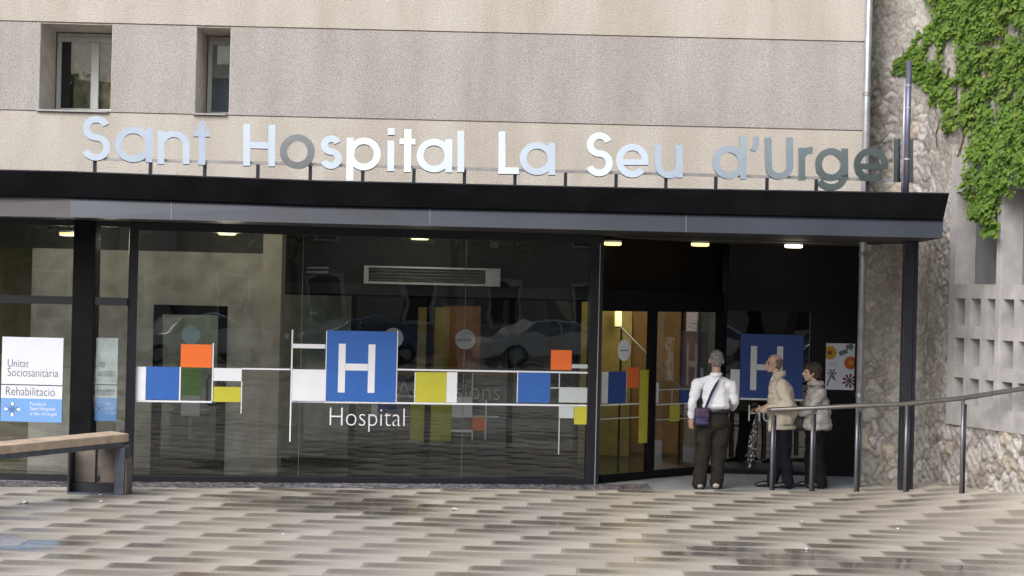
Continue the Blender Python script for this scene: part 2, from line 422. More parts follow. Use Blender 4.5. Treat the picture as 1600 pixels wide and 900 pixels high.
E0, E1 = Pz(-40, 762.5), Pz(1320, 768.5)             # far edge of the slabs
def edge_y(x):
    return E0.y + (E1.y - E0.y) * (x - E0.x) / (E1.x - E0.x)
def build_plaza():
    m = MB()
    xs = [-400, -60, -20, -10] + [round(-8 + 0.35 * i, 3) for i in range(48)] + [12, 20, 60, 400]
    fr = [0, .05, .12, .2, .3, .4, .5, .6, .7, .74] + [.75 + .0125 * i for i in range(21)]
    for x in xs:
        xe = min(max(x, -9), 7.5)
        for t in fr:
            far = edge_y(xe)
            y = -300 + (far + 300) * (1 - (1 - t) ** 3)
            m.v.append((x, y, 0.015 + ramp_h(min(x, 9), y)))
    n = len(fr)
    for i in range(len(xs) - 1):
        for j in range(n - 1):
            k = i * n + j
            m.f.append((k, k + n, k + n + 1, k + 1))
    # the small upstand at the far edge
    for i in range(len(xs) - 1):
        k = i * n + n - 1; a, b_ = m.v[k], m.v[k + n]
        m.quad(a, b_, (b_[0], b_[1], -0.05), (a[0], a[1], -0.05))
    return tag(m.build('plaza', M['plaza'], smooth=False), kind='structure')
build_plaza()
tag(one(lambda m: m.quad((-60, 20, -0.004), (9, 20, -0.004), (9, 60, -0.004), (-60, 60, -0.004)), 'entry_floor', M['entryfloor']), kind='structure')

def gutter_material():
    m = bpy.data.materials.new('drain gravel'); m.use_nodes = True
    nt = m.node_tree; b = nt.nodes['Principled BSDF']; b.inputs['Roughness'].default_value = 0.6
    tc = nt.nodes.new('ShaderNodeTexCoord'); v = nt.nodes.new('ShaderNodeTexVoronoi'); v.inputs['Scale'].default_value = 22
    nt.links.new(tc.outputs['Object'], v.inputs['Vector'])
    r = nt.nodes.new('ShaderNodeValToRGB'); r.color_ramp.elements[0].color = (0.03, 0.03, 0.035, 1); r.color_ramp.elements[1].color = (0.32, 0.30, 0.33, 1)
    r.color_ramp.elements[0].position = 0.35; r.color_ramp.elements[1].position = 0.95
    nt.links.new(v.outputs['Color'], r.inputs['Fac']); nt.links.new(r.outputs[0], b.inputs['Base Color'])
    bp = nt.nodes.new('ShaderNodeBump'); bp.inputs['Distance'].default_value = 0.03; nt.links.new(v.outputs['Distance'], bp.inputs['Height']); nt.links.new(bp.outputs[0], b.inputs['Normal'])
    return m
M['gravel'] = gutter_material()
def gut(m):
    for i in range(30):
        x0, x1 = -8 + i * 0.325, -8 + (i + 1) * 0.325
        m.quad((x0, edge_y(x0), 0.004), (x1, edge_y(x1), 0.004), (x1, edge_y(x1) + 0.9, 0.004), (x0, edge_y(x0) + 0.9, 0.004))
tag(one(gut, 'gutter', M['gravel']), kind='structure')

# ------------------------------------------------------------------ hospital building: upper walls and windows
XL = -9.5
XR = Pd(1353, 115, WALLY).x
def zj(px, py): return Pd(px, py, WALLY).z
Z1, Z2 = zj(700, 188.5), zj(700, 49.5)               # joints under and over the grey band
bld = thing('hospital_building', (0, WALLY, 0), 'pale roughcast hospital wall with a grey band and two deep set windows', 'building')
one(lambda m: m.box(XL, XR, WALLY, WALLY + 1.2, 3.12, Z1 - 0.008), 'lower_wall', M['warm'], bld)
one(lambda m: m.box(XL, XR, WALLY, WALLY + 1.2, Z2 + 0.008, 9.0), 'upper_wall', M['warm'], bld)
def xo(px, py=105): return Pd(px, py, WALLY).x
ops = [(xo(62), xo(174.5)), (xo(306), xo(359.5))]
def bandf(m):
    e = [XL, ops[0][0], ops[0][1], ops[1][0], ops[1][1], XR]
    for i in (0, 2, 4): m.box(e[i], e[i + 1], WALLY + 0.002, WALLY + 1.2, Z1 + 0.008, Z2 - 0.008)
one(bandf, 'grey_band', M['grey'], bld)
one(lambda m: (m.box(XL, XR, WALLY + 0.012, WALLY + 0.9, Z1 - 0.0079, Z1 + 0.0079), m.box(XL, XR, WALLY + 0.012, WALLY + 0.9, Z2 - 0.0079, Z2 + 0.0079)), 'wall_joint', M['joint'], bld)
WY = WALLY + 1.0
def window(o, stiles, gl):
    x0, x1 = o
    z0, z1 = Z1 + 0.012, Z2 - 0.012
    rv = one(lambda m: (m.box(x0 + 0.0005, x0 + 0.005, WALLY + 0.012, WY + 0.1, z0, z1), m.box(x1 - 0.005, x1 - 0.0005, WALLY + 0.012, WY + 0.1, z0, z1),
                        m.box(x0 + 0.005, x1 - 0.005, WALLY + 0.012, WY + 0.1, z1 - 0.005, z1)), 'reveal', M['reveal'], bld)
    w = one(lambda m: [m.box(a, b, WY - 0.06, WY, c, d) for a, b, c, d in
                       [(x0 + .02, x0 + .075, z0 + .02, z1 - .07), (x1 - .075, x1 - .02, z0 + .02, z1 - .07), (x0 + .075, x1 - .075, z0 + .02, z0 + .10), (x0 + .075, x1 - .075, z1 - .13, z1 - .07)] +
                       [(s - .05, s + .05, z0 + .10, z1 - .13) for s in stiles]], 'window', M['winframe'], bld, bevel=0.006)
    one(lambda m: m.box(x0 + .02, x1 - .02, WY - 0.05, WY, z1 - .07, z1 - .02), 'blind_box', M['reveal'], w)
    one(lambda m: m.box(x0 + .075, x1 - .075, WY - 0.03, WY - 0.024, z0 + .10, z1 - .13), 'pane', M['winglass'], w)
    one(lambda m: m.box(x0 - 0.02, x1 - 0.03, WALLY - 0.045, WY - 0.06, Z1 - 0.004, Z1 + 0.018), 'sill', M['railsteel'], w)
    return w
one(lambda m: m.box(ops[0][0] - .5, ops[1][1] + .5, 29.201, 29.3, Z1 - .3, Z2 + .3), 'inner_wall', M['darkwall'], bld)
w1 = window(ops[0], [Pd(149.5, 110, WY).x], 0)
w2 = window(ops[1], [], 0)
one(lambda m: m.box(ops[0][0] + .22, ops[0][1], WY + 0.06, WY + 0.09, Z1 + .03, Z2 - .03), 'curtain', mk('olive curtain', (0.42, 0.36, 0.25), 0.9, var=0.3, scale=8), w1)
one(lambda m: m.box(ops[1][0], ops[1][1], WY + 0.04, WY + 0.06, (Z1 + Z2) / 2 + 0.0, Z2), 'upper_reflection', mk('pale reflection tone', (0.80, 0.79, 0.78), 0.8), w2)  # pale panel painting the bright reflection in the upper pane
one(lambda m: m.box(ops[1][0], ops[1][1], WY + 0.07, WY + 0.09, Z1, Z2), 'lower_reflection', mk('blue grey reflection tone', (0.33, 0.40, 0.47), 0.8), w2)  # blue grey panel painting the reflection in the lower pane

# ------------------------------------------------------------------ interior shell (structure)
CEIL = 3.12
def wallbox(name, mat, *a): return tag(one(lambda m: m.box(*a), name, mat), kind='structure')
hx = Pd(410, 560, 28.45).x
hf_ = [(XL, 26.4), (-4.5, 26.45), (0.9, 27.62), (1.0, 27.75), (2.9, 30.15), (2.9, 29.9), (4.5, 29.9), (4.5, 37), (XL, 37)]
tag(one(lambda m: m.add([(x, y, -.001) for x, y in hf_], [tuple(range(len(hf_)))]), 'hall_floor', M['infloor']), kind='structure')
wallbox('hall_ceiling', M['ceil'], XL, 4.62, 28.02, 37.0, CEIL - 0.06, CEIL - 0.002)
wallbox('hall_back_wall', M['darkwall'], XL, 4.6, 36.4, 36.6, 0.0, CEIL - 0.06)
# concrete vestibule wall with a door opening
CW = 28.45
d0, d1 = Pd(238, 600, CW).x, Pd(353, 600, CW).x
dz = Pd(295, 477, CW).z
wallbox('hall_concrete_wall', M['concrete'], d1 + 0.0, hx, CW, CW + 0.25, 0, CEIL - 0.06 - .30)
wallbox('hall_concrete_wall', M['concrete'], -6.1, d0, CW, CW + 0.25, 0, CEIL - 0.06 - .30)
wallbox('hall_concrete_wall', M['concrete'], d0, d1, CW, CW + 0.25, dz, CEIL - 0.06 - .30)
wallbox('hall_beam', M['soffit'], XL, hx, CW - 0.02, CW + 0.25, CEIL - 0.06 - .30, CEIL - 0.06)
wallbox('hall_concrete_column', mk('pale concrete column', (0.43, 0.40, 0.335), 0.85, var=0.1, scale=4, bump=0.2, bscale=20), hx + 0.002, Pd(437, 560, 28.25).x, 28.22, 28.7, 0, CEIL - 0.1)
wallbox('hall_side_wall', mk('pale green wall', (.36, .40, .34), .7), -6.1, -2.2, 30.6, 30.75, 0, CEIL - 0.06)
wallbox('hall_left_wall', mk('olive wall', (0.15, 0.13, 0.06), 0.8), XL, -6.12, 29.2, 29.4, 0, CEIL - 0.06)
# dark bulkhead above the inner partition
bx0, bx1 = Pd(438, 420, 29.2).x, Pd(935, 420, 29.2).x
bz0, bz1 = Pd(690, 463, 29.2).z, CEIL - 0.06
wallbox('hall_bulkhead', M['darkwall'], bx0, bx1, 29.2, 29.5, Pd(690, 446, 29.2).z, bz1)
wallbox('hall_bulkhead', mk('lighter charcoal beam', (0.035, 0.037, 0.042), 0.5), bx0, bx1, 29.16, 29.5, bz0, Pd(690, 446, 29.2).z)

# inner door of the concrete wall
idr = thing('glass_door', (d0, CW, 0), 'black framed inner glass door in the concrete wall, with a round pale sticker', 'door')
IDP = Plane((0, CW), (1, 0))
def frm(m, P, s0, s1, z0, z1, wl, wt, wb, o0, o1):
    m.pbox(P, s0, s0 + wl, z0, z1, o0, o1); m.pbox(P, s1 - wl, s1, z0, z1, o0, o1)
    m.pbox(P, s0 + wl, s1 - wl, z1 - wt, z1, o0, o1)
    if wb: m.pbox(P, s0 + wl, s1 - wl, z0, z0 + wb, o0, o1)
one(lambda m: frm(m, IDP, d0, d1, 0.004, dz, 0.115, 0.12, 0.13, -0.06, 0.02), 'frame', M['black'], idr)
one(lambda m: m.pquad(IDP, d0 + .115, d1 - .115, .13, dz - .12, -0.02), 'pane', M['inglass'], idr)
def deco(P, lst, parent, off, name='decal'):
    for mat, x0, y0, x1, y1 in lst:
        s0, s1, z0, z1 = P.rect(x0, y0, x1, y1)
        one(lambda m: m.pquad(P, s0, s1, z0, z1, off), name, M[mat], parent)
def circ(P, px, py, rpx, parent, off, mat='white'):
    s, z = P.sz(px, py); d = P.at(s, z).y
    return one(lambda m: m.disc(P, s, z, rpx * d / F, off), 'round_sticker', M[mat], parent)
circ(IDP, 298, 523, 14.5, idr, 0.0, 'paleblue')
deco(IDP, [('green', 283, 574, 314, 618), ('palegrey', 283, 618, 312, 650)], idr, 0.0)
s, z0 = IDP.sz(324, 632); z1 = IDP.sz(324, 588)[1]
one(lambda m: m.tube([IDP.at(s + .13, z0, .04), IDP.at(s + .02, z0, .05), IDP.at(s, z0 + .03, .05), IDP.at(s, z1 - .03, .05), IDP.at(s + .02, z1, .05), IDP.at(s + .13, z1, .04)], 0.014), 'handle', M['black'], idr, smooth=True)

# inner partition with door leaves, stickers and the lettering of the counter
par = thing('inner_partition', (0, 30.0, 0), 'dark inner glass partition behind the main window, with yellow blocks and round white stickers', 'partition')
ps0, ps1 = INP.sz(440, 600)[0], INP.sz(934, 600)[0]
pz = INP.sz(700, 466)[1]
mul = [INP.sz(x, 600)[0] for x in (551, 669, 797)]
one(lambda m: ([m.pbox(INP, s - .04, s + .04, 0.0, pz, -0.03, 0.03) for s in mul], m.pbox(INP, ps0, ps1, pz - .002, pz + .10, -0.031, 0.031), m.pbox(INP, ps0, ps1, 0.0, 0.06, -0.032, 0.032)), 'frame', M['black'], par)
one(lambda m: m.pquad(INP, ps0, ps1, 0.06, pz, 0.0), 'pane', M['inglass'], par)
deco(INP, [('yellow', 641, 632, 664, 689), ('yellow', 673, 632, 705, 689), ('white', 706, 620, 738, 652), ('orange', 738.5, 652, 758, 673),
           ('white', 620, 618, 648, 620), ('white', 705, 671, 738, 675), ('white', 737, 674, 739, 688), ('white', 758, 625, 760, 688),
           ('white', 738, 650, 779, 652), ('white', 630, 650, 641, 652), ('white', 580, 632, 590, 652), ('navyblue', 590.5, 632, 620, 645), ('white', 737, 583, 739, 619)], par, 0.008)
circ(INP, 727, 530, 15.8, par, 0.010, 'white')
circ(INP, 614.5, 528, 15.8, par, 0.010, 'white')
def dashes(P, cx, cy, w, h, n, parent, off, mat='ink'):
    """lettering far too small to read in the photograph"""
    def f(m):
        x = cx - w / 2
        rr = random.Random(int(cx * 7 + cy))
        while x < cx + w / 2 - 1:
            l = rr.uniform(1.0, 2.2)
            s0, s1, z0, z1 = P.rect(x, cy - h / 2, min(x + l, cx + w / 2), cy + h / 2); m.pquad(P, s0, s1, z0, z1, off); x += l + 0.5
    return one(f, 'lettering', M[mat], parent)
dashes(INP, 727, 531, 21, 1.8, 8, par, 0.012)

# counter with its lettering
CTR = Plane((0, 31.2), (1, 0))
cnt = thing('reception_counter', (-0.4, 31.3, 0), 'dark reception counter behind the partition with faint pale lettering', 'counter')
cs0, cs1 = CTR.sz(622, 600)[0], CTR.sz(800, 600)[0]
ctz = CTR.sz(700, 588)[1]
one(lambda m: m.pbox(CTR, cs0, cs1, 0, ctz, -0.6, 0.0), 'front', mk('dark blue counter', (0.022, 0.03, 0.055), 0.5), cnt)
one(lambda m: m.pbox(CTR, cs0 - .03, cs1 + .03, ctz + .001, ctz + .05, -0.65, 0.04), 'worktop', M['wood'], cnt)
text_on(CTR, 'Admissions', 620, 597, 781, 623, 0.006, mk('grey lettering', (0.75, 0.80, 0.82), .6), cnt, thin=-0.012)
# wood cupboards and wall panels at the back
def cup(name, mat, x0, y0, x1, y1, d, dep, label, cat):
    P = Plane((0, d), (1, 0)); s0, s1, z0, z1 = P.rect(x0, y0, x1, y1)
    t = thing(name, (s0, d, max(z0, 0)), label, cat)
    one(lambda m: m.pbox(P, s0, s1, max(z0, 0.0), z1, -dep, 0), 'carcass', mat, t)
    n = max(1, int((s1 - s0) / 0.45))
    for i in range(n):
        a, b = s0 + (s1 - s0) * i / n, s0 + (s1 - s0) * (i + 1) / n
        one(lambda m: m.pbox(P, a + .008, b - .008, max(z0, 0) + .03, z1 - .02, 0.001, .02), 'door', mat, t)
    return t
cup('cupboard', M['wood'], 690, 478, 748, 740, 33.0, .5, 'orange brown wooden cupboard deep in the dark hall', 'cupboard')
cup('wall_panel', M['ochre'], 676, 480, 700, 740, 32.6, .06, 'narrow ochre wall panel behind the round white sticker', 'wall panel')
cup('wall_panel', M['ochre'], 650, 480, 665, 740, 32.6, .06, 'narrow ochre wall panel left of the black mullion', 'wall panel')

# air curtain on the bulkhead
ACP = Plane((0, 29.16), (1, 0))
ac = thing('air_curtain', ACP.at(*ACP.sz(676, 446)), 'long white air curtain unit mounted above the inner doors', 'air conditioner')
s0, s1, z0, z1 = ACP.rect(570, 417.5, 782, 445.5)
one(lambda m: (m.pbox(ACP, s0, s1, z0, z0 + .03, 0, .2), m.pbox(ACP, s0, s1, z1 - .025, z1, 0, .2), m.pbox(ACP, s0, s0 + .06, z0 + .03, z1 - .025, 0, .2),
               m.pbox(ACP, s1 - .19, s1, z0 + .03, z1 - .025, 0, .2), m.pbox(ACP, s0 + .06, s1 - .19, z0 + .03, z1 - .025, 0, .05)), 'casing', M['metalwhite'], ac, bevel=.004)
one(lambda m: [m.pbox(ACP, s0 + .06, s1 - .19, z0 + .045 + i * .042, z0 + .060 + i * .042, .05, .17) for i in range(4)], 'grille', M['grille'], ac)
# small white notice on the bulkhead: two rows of tiny marks
nt_ = thing('notice', ACP.at(*ACP.sz(497, 428)), 'tiny white printed notice on the dark bulkhead', 'notice')
dashes(ACP, 497, 418.5, 34, 3.0, 6, nt_, 0.052, 'palegrey'); dashes(ACP, 497, 425, 34, 3.6, 6, nt_, 0.052, 'palegrey')

# area behind the entrance doors: panels, pillar lamp, bar for the handrail reflection
cup('wall_panel', M['ochre'], 905, 470, 985, 760, 32.2, .08, 'wide ochre wall panel behind the left entrance door leaf', 'wall panel')
cup('wall_panel', mk('amber wood panel', (0.40, 0.225, 0.07), 0.5, var=.2, scale=3), 986, 470, 1062, 760, 32.9, .08, 'amber wood wall panel behind the entrance doors', 'wall panel')
cup('wall_panel', mk('brown wood panel', (0.30, 0.17, 0.045), 0.5, var=.2, scale=3), 1063, 470, 1090, 760, 33.1, .08, 'narrow brown wall panel behind the right door leaf', 'wall panel')
cup('wall_panel', M['greenwall'], 1091, 470, 1150, 760, 33.2, .08, 'grey green wall panel behind the right door leaf', 'wall panel')
rl = thing('rail_reflection', Pd(1063, 606, 30.6), 'thin pale bar added for the handrail reflection in the entrance door glass', 'handrail')  # added bar standing in for the ramp handrail's reflection in the glass
one(lambda m: m.tube([Pd(968, 510, 30.9), Pd(1066, 609, 30.6)], 0.014), 'bar', M['metalwhite'], rl, smooth=True)
one(lambda m: (m.tube([Pd(1063, 606, 30.6), Vector((Pd(1063, 606, 30.6).x, 30.6, 0))], 0.014), m.tube([Pd(971, 513, 30.9), Vector((Pd(971, 513, 30.9).x, 30.9, 0))], 0.014)), 'upright', M['darkwall'], rl)  # uprights added under the reflection bar

# ------------------------------------------------------------------ lamps and added fill lights
def lamp(px, py, d, mat, label, w=14.0):
    c = Pd(px, py, d)
    t = thing('ceiling_lamp', (c.x, c.y, c.z), label, 'lamp', 'round lamps under the ceiling')
    r = w * d / F
    one(lambda m: m.tube([(c.x, c.y, c.z - .028), (c.x, c.y, c.z - .02), (c.x, c.y, c.z + .012)], [r * .8, r, r], 24), 'diffuser', mat, t)
    one(lambda m: m.tube([(c.x, c.y, c.z + .0125), (c.x, c.y, c.z + .035)], [r * 1.02, r * 1.02], 24), 'rim', M['metalwhite'], t)
    one(lambda m: m.tube([(c.x, c.y, c.z + .0355), (c.x, c.y, 3.06)], [.02, .02], 8), 'stem', M['black'], t)
    return t
lamp(107, 365, 27.6, M['lampY'], 'yellow glowing ceiling lamp beside the thick black column')
lamp(355, 364, 27.8, M['lampY'], 'yellow glowing ceiling lamp above the concrete wall with the inner door')
lamp(656, 371.5, 28.6, M['lampY'], 'yellow glowing ceiling lamp above the long white air curtain')
lamp(957, 380, 27.8, M['lampY'], 'yellow glowing ceiling lamp just right of the window corner post')
lamp(1094, 381.5, 28.9, M['lampY'], 'warm glowing ceiling lamp above the right entrance door leaf')
lamp(1240, 384, 28.6, M['lampW'], 'white glowing lamp under the canopy above the blue sign with the white H')
def point_light(name, loc, e, col, r=.15):
    l = bpy.data.lights.new(name, 'POINT'); l.energy = e; l.color = col; l.shadow_soft_size = r
    o = bpy.data.objects.new(name, l); COL.objects.link(o); o.location = loc
for nm, px, py, d, e in (('lamp_and_fill_light', 107, 372, 27.6, 7), ('lamp_and_fill_light', 355, 372, 27.3, 13), ('lamp_and_fill_light', 165, 372, 27.3, 5), ('lamp_and_fill_light', 656, 378, 28.3, 6), ('lamp_and_fill_light', 957, 386, 29.6, 5), ('lamp_and_fill_light', 1240, 392, 28.5, 1.5)):  # the light at the narrow sign is added fill, no fixture there
    point_light(nm, Pd(px, py + 6, d), e, (1, .92, .74))
# wall lamp seen through the left door leaf, then added fill lights
wl = thing('wall_lamp', Pd(966, 497, 31.6), 'glowing pale yellow wall lamp behind the left entrance door leaf', 'lamp')
one(lambda m: m.tube([Pd(966, 510, 31.9), Pd(966, 486, 31.9)], [.05, .05], 16), 'shade', mk_emit('wall lamp glow', (1, .82, .35), .9), wl, smooth=True)
one(lambda m: m.tube([Pd(966, 512, 31.9), Pd(966, 510.2, 31.9)], [.055, .055], 16), 'bracket', M['black'], wl)
point_light('lamp_and_fill_light', Pd(1000, 470, 31.2), 26, (1, .82, .5), .3)  # fill light added to brighten the amber panels, apart from the wall lamp
point_light('lamp_and_fill_light', Pd(300, 470, 29.6), 10, (1, .93, .75), .3)  # unseen fill light added for the room behind the inner door
point_light('lamp_and_fill_light', Pd(720, 470, 31.8), 6, (1, .82, .5), .3)  # unseen fill light added for the hall behind the partition

# ------------------------------------------------------------------ canopy
M['gseam'] = mk('gutter seam', (.06, .066, .085), .4, metal=.3)
can = thing('canopy', (0, 25.2, 3.05), 'long black canopy with a blue grey gutter band over the glazed entrance', 'canopy')
CD = 25.2
top = [(-260, 260.5), (108, 269), (500, 283.5), (1000, 295), (1483, 303.2)]
mid = [(-260, 300), (110, 307.5), (500, 320.5), (1000, 331.5), (1474, 342.2)]
bot = [(-260, 333), (110, 339.5), (500, 349), (1000, 361), (1472, 372)]
def fas(m):
    for i in range(4):
        a, b = Pd(*top[i], CD - .12), Pd(*top[i + 1], CD - .12); c, d = Pd(*mid[i + 1], CD), Pd(*mid[i], CD)
        bk = Vector((0, .1, 0))
        m.hexa([d, c, c + bk, d + bk], [a, b, b + bk, a + bk])
one(fas, 'fascia', M['black'], can)
def rimf(m):
    for i in range(4):
        a, b = Pd(*top[i], CD - .122), Pd(*top[i + 1], CD - .122)
        m.hexa([a + Vector((0, 0, .001)), b + Vector((0, 0, .001)), b + Vector((0, .06, .001)), a + Vector((0, .06, .001))], [a + Vector((0, 0, .014)), b + Vector((0, 0, .014)), b + Vector((0, .06, .014)), a + Vector((0, .06, .014))])
one(rimf, 'edge_trim', M['band'], can)
def bandg(m, rng):
    for i in rng:
        a, b = Pd(*mid[i], CD + .05), Pd(*mid[i + 1], CD + .05); c, d = Pd(*bot[i + 1], CD - .05), Pd(*bot[i], CD - .05)
        if i == 0: a.y += .10; d.y += .14
        bk = Vector((0, .08, 0))
        m.hexa([d, c, c + bk, d + bk], [a + Vector((0, 0, -.004)), b + Vector((0, 0, -.004)), b + bk, a + bk])
one(lambda m: bandg(m, (1, 2, 3)), 'gutter_band', M['band'], can)
one(lambda m: bandg(m, (0,)), 'gutter_band', mk('dull dark gutter', (0.035, 0.033, 0.040), .55), can)
for x, y0, y1 in ((268, 314, 343.5), (672, 325, 352.5), (1072, 334, 363)): one(lambda m: m.hexa([Pd(x - 1.2, y1, CD - .056), Pd(x + 1.2, y1, CD - .056), Pd(x + 1.2, y1, CD - .04), Pd(x - 1.2, y1, CD - .04)],
                      [Pd(x - 1.2, y0, CD + .042), Pd(x + 1.2, y0, CD + .042), Pd(x + 1.2, y0, CD + .06), Pd(x - 1.2, y0, CD + .06)]), 'gutter_seam', M['gseam'], can)
xr_c = Pd(1474, 360, CD).x
def roof(m):
    zt = Pd(1000, 300, CD).z - .06
    m.box(-10.5, xr_c, CD + .11, 27.99, 3.125, zt)
one(roof, 'roof_slab', M['black'], can)
def soff(m):
    zb = 3.075
    m.hexa([(-10.5, CD + .05, zb), (xr_c - .02, CD + .05, zb), (5.0, 28.4, zb), (4.6, 29.84, zb)], [(-10.5, CD + .05, 3.12), (xr_c - .02, CD + .05, 3.12), (5.0, 28.4, 3.12), (4.6, 29.84, 3.12)])
    m.hexa([(-10.5, CD + .0501, zb - .001), (4.6, 29.8401, zb - .001), (0.9, 29.84, zb - .001), (-10.5, 27.9, zb - .001)], [(-10.5, CD + .0501, 3.119), (4.6, 29.8401, 3.119), (0.9, 29.84, 3.119), (-10.5, 27.9, 3.119)])
one(soff, 'soffit', M['soffit'], can)
def endp(m):
    a = Pd(1483, 303.2, CD - .12); b = Pd(1474, 342, CD); c = Pd(1472, 372, CD - .05)
    m.hexa([(b.x, b.y + .1, c.z), (b.x - .03, b.y + .1, c.z), (b.x - .03, 28.0, c.z), (b.x, 28.0, c.z)], [(a.x - .02, b.y + .1, a.z), (a.x - .05, b.y + .1, a.z), (a.x - .05, 28.0, a.z), (a.x - .02, 28.0, a.z)])
one(endp, 'end_plate', M['black'], can)
# right hand column of the canopy
colx = Pd(1419, 570, 26.9).x
one(lambda m: (m.box(colx - .085, colx + .035, 26.82, 26.98, -.02, 3.074), m.box(colx + .036, colx + .085, 26.85, 26.96, -.02, 3.074)), 'column', M['post'], can, bevel=.006)

# ------------------------------------------------------------------ glazed facade
fac = thing('glazed_facade', (-4.5, 26.5, 0), 'dark framed glass front decorated with white, blue, orange and yellow rectangles and a big H', 'shop window')
gl0, gl1 = G.sz(207, 560)[0], G.sz(926, 560)[0]
GT = 3.074
one(lambda m: (m.pbox(G, gl0 - .07, gl0 + .04, 0.0, GT, -.05, .05), m.pbox(G, gl1 - .06, gl1 + .10, 0.0, GT, -.08, .05),
               m.pbox(G, gl0 + .04, gl1 - .06, 0.0, 0.075, -.05, .05), m.pbox(G, gl0 + .04, gl1 - .06, GT - .10, GT, -.05, .05)), 'frame', M['frame'], fac, bevel=.004)
one(lambda m: m.pbox(G, gl1 + .045, gl1 + .055, 0.0, GT - .1, .051, .058), 'corner_bead', M['pipe'], fac)
sj = [G.sz(470, 560)[0], G.sz(725, 560)[0]]
eds = [gl0 + .04] + sj + [gl1 - .06]
for i in range(3): one(lambda m: m.pquad(G, eds[i] + .004, eds[i + 1] - .004, .075, GT - .10, 0), 'pane', M['glass'], fac)
M['silicone'] = mk('silicone joint', (.10, .10, .10), .5)
for s in sj: one(lambda m: m.pbox(G, s - .0035, s + .0035, .076, GT - .101, -.004, .004), 'glass_joint', M['silicone'], fac)
deco(G, [('white', 210, 573, 227.5, 627), ('blue', 228, 573, 279.5, 624.5), ('white', 280, 573, 282.2, 626), ('orange', 282.5, 538, 331, 574),
         ('white', 331.3, 536, 333.2, 627), ('white', 333.5, 575.2, 377.5, 595.2), ('yellow', 333.5, 604.5, 376, 628), ('white', 376.4, 595.6, 377.8, 646),
         ('white', 378, 575.4, 453.5, 577.8), ('white', 210, 625.8, 331, 628.6), ('white', 453.8, 515, 456, 690), ('white', 456.4, 537.5, 508.3, 544.2),
         ('white', 456.4, 577.2, 508, 629), ('white', 508.5, 517, 509.8, 629), ('blue', 510, 517.3, 619.3, 628.4), ('white', 619.5, 517, 620.8, 629),
         ('white', 456.4, 629.2, 919, 632), ('white', 621, 578.6, 919, 581.2), ('white', 647.4, 581.6, 648.8, 628.7), ('yellow', 649, 581.6, 697.3, 628.8), ('white', 697.6, 581.6, 714, 628.8),
         ('white', 807.6, 582, 809, 629), ('blue', 809.2, 582, 859.3, 629.2), ('orange', 860.6, 547, 893, 578), ('palegrey', 893.3, 569.2, 918, 575.5),
         ('palegrey', 873, 582.6, 874.6, 605), ('palegrey', 860, 605.2, 872.8, 607), ('palegrey', 873, 605.3, 917.5, 629), ('palegrey', 873, 633, 896.5, 653.4), ('yellow', 897, 635.5, 919, 663), ('palegrey', 872.4, 653.8, 874, 710)], fac, .006)
deco(G, [('white', 528.5, 537, 539.3, 613.2), ('white', 575, 538, 585.7, 613.8), ('white', 539.6, 568.2, 574.7, 579)], fac, .009, 'big_letter')
text_on(G, 'Hospital', 515, 637.5, 632, 674.5, .008, M['white'], fac, thin=-0.018)

# left bay: column, transom, pane, sign
lf = thing('side_glazing', (-6, 26.4, 0), 'narrow glazed bay with a crossbar between the frame and a thick black column', 'shop window')
L0, L1, L2, L3 = (LEFTP.sz(x, 600)[0] for x in (-160, 111, 145, 196))
tz0, tz1 = LEFTP.sz(60, 474.5)[1], LEFTP.sz(60, 462)[1]
one(lambda m: m.pbox(LEFTP, L1, L2, 0, GT, -.3, .06), 'column', M['black'], lf, bevel=.006)
for a_, b_ in ((L0, L1), (L2, L3)):
    for za, zb_ in ((tz0, tz1), (0, .075), (GT - .07, GT)): one(lambda m: m.pbox(LEFTP, a_, b_, za, zb_, -.035, .035), 'frame_bar', M['frame'], lf)
one(lambda m: m.pquad(LEFTP, L0, L1, .075, GT - .07, 0), 'pane', M['glass'], lf)
one(lambda m: m.pquad(LEFTP, L2, L3, .075, GT - .07, 0), 'pane', M['glass'], lf)

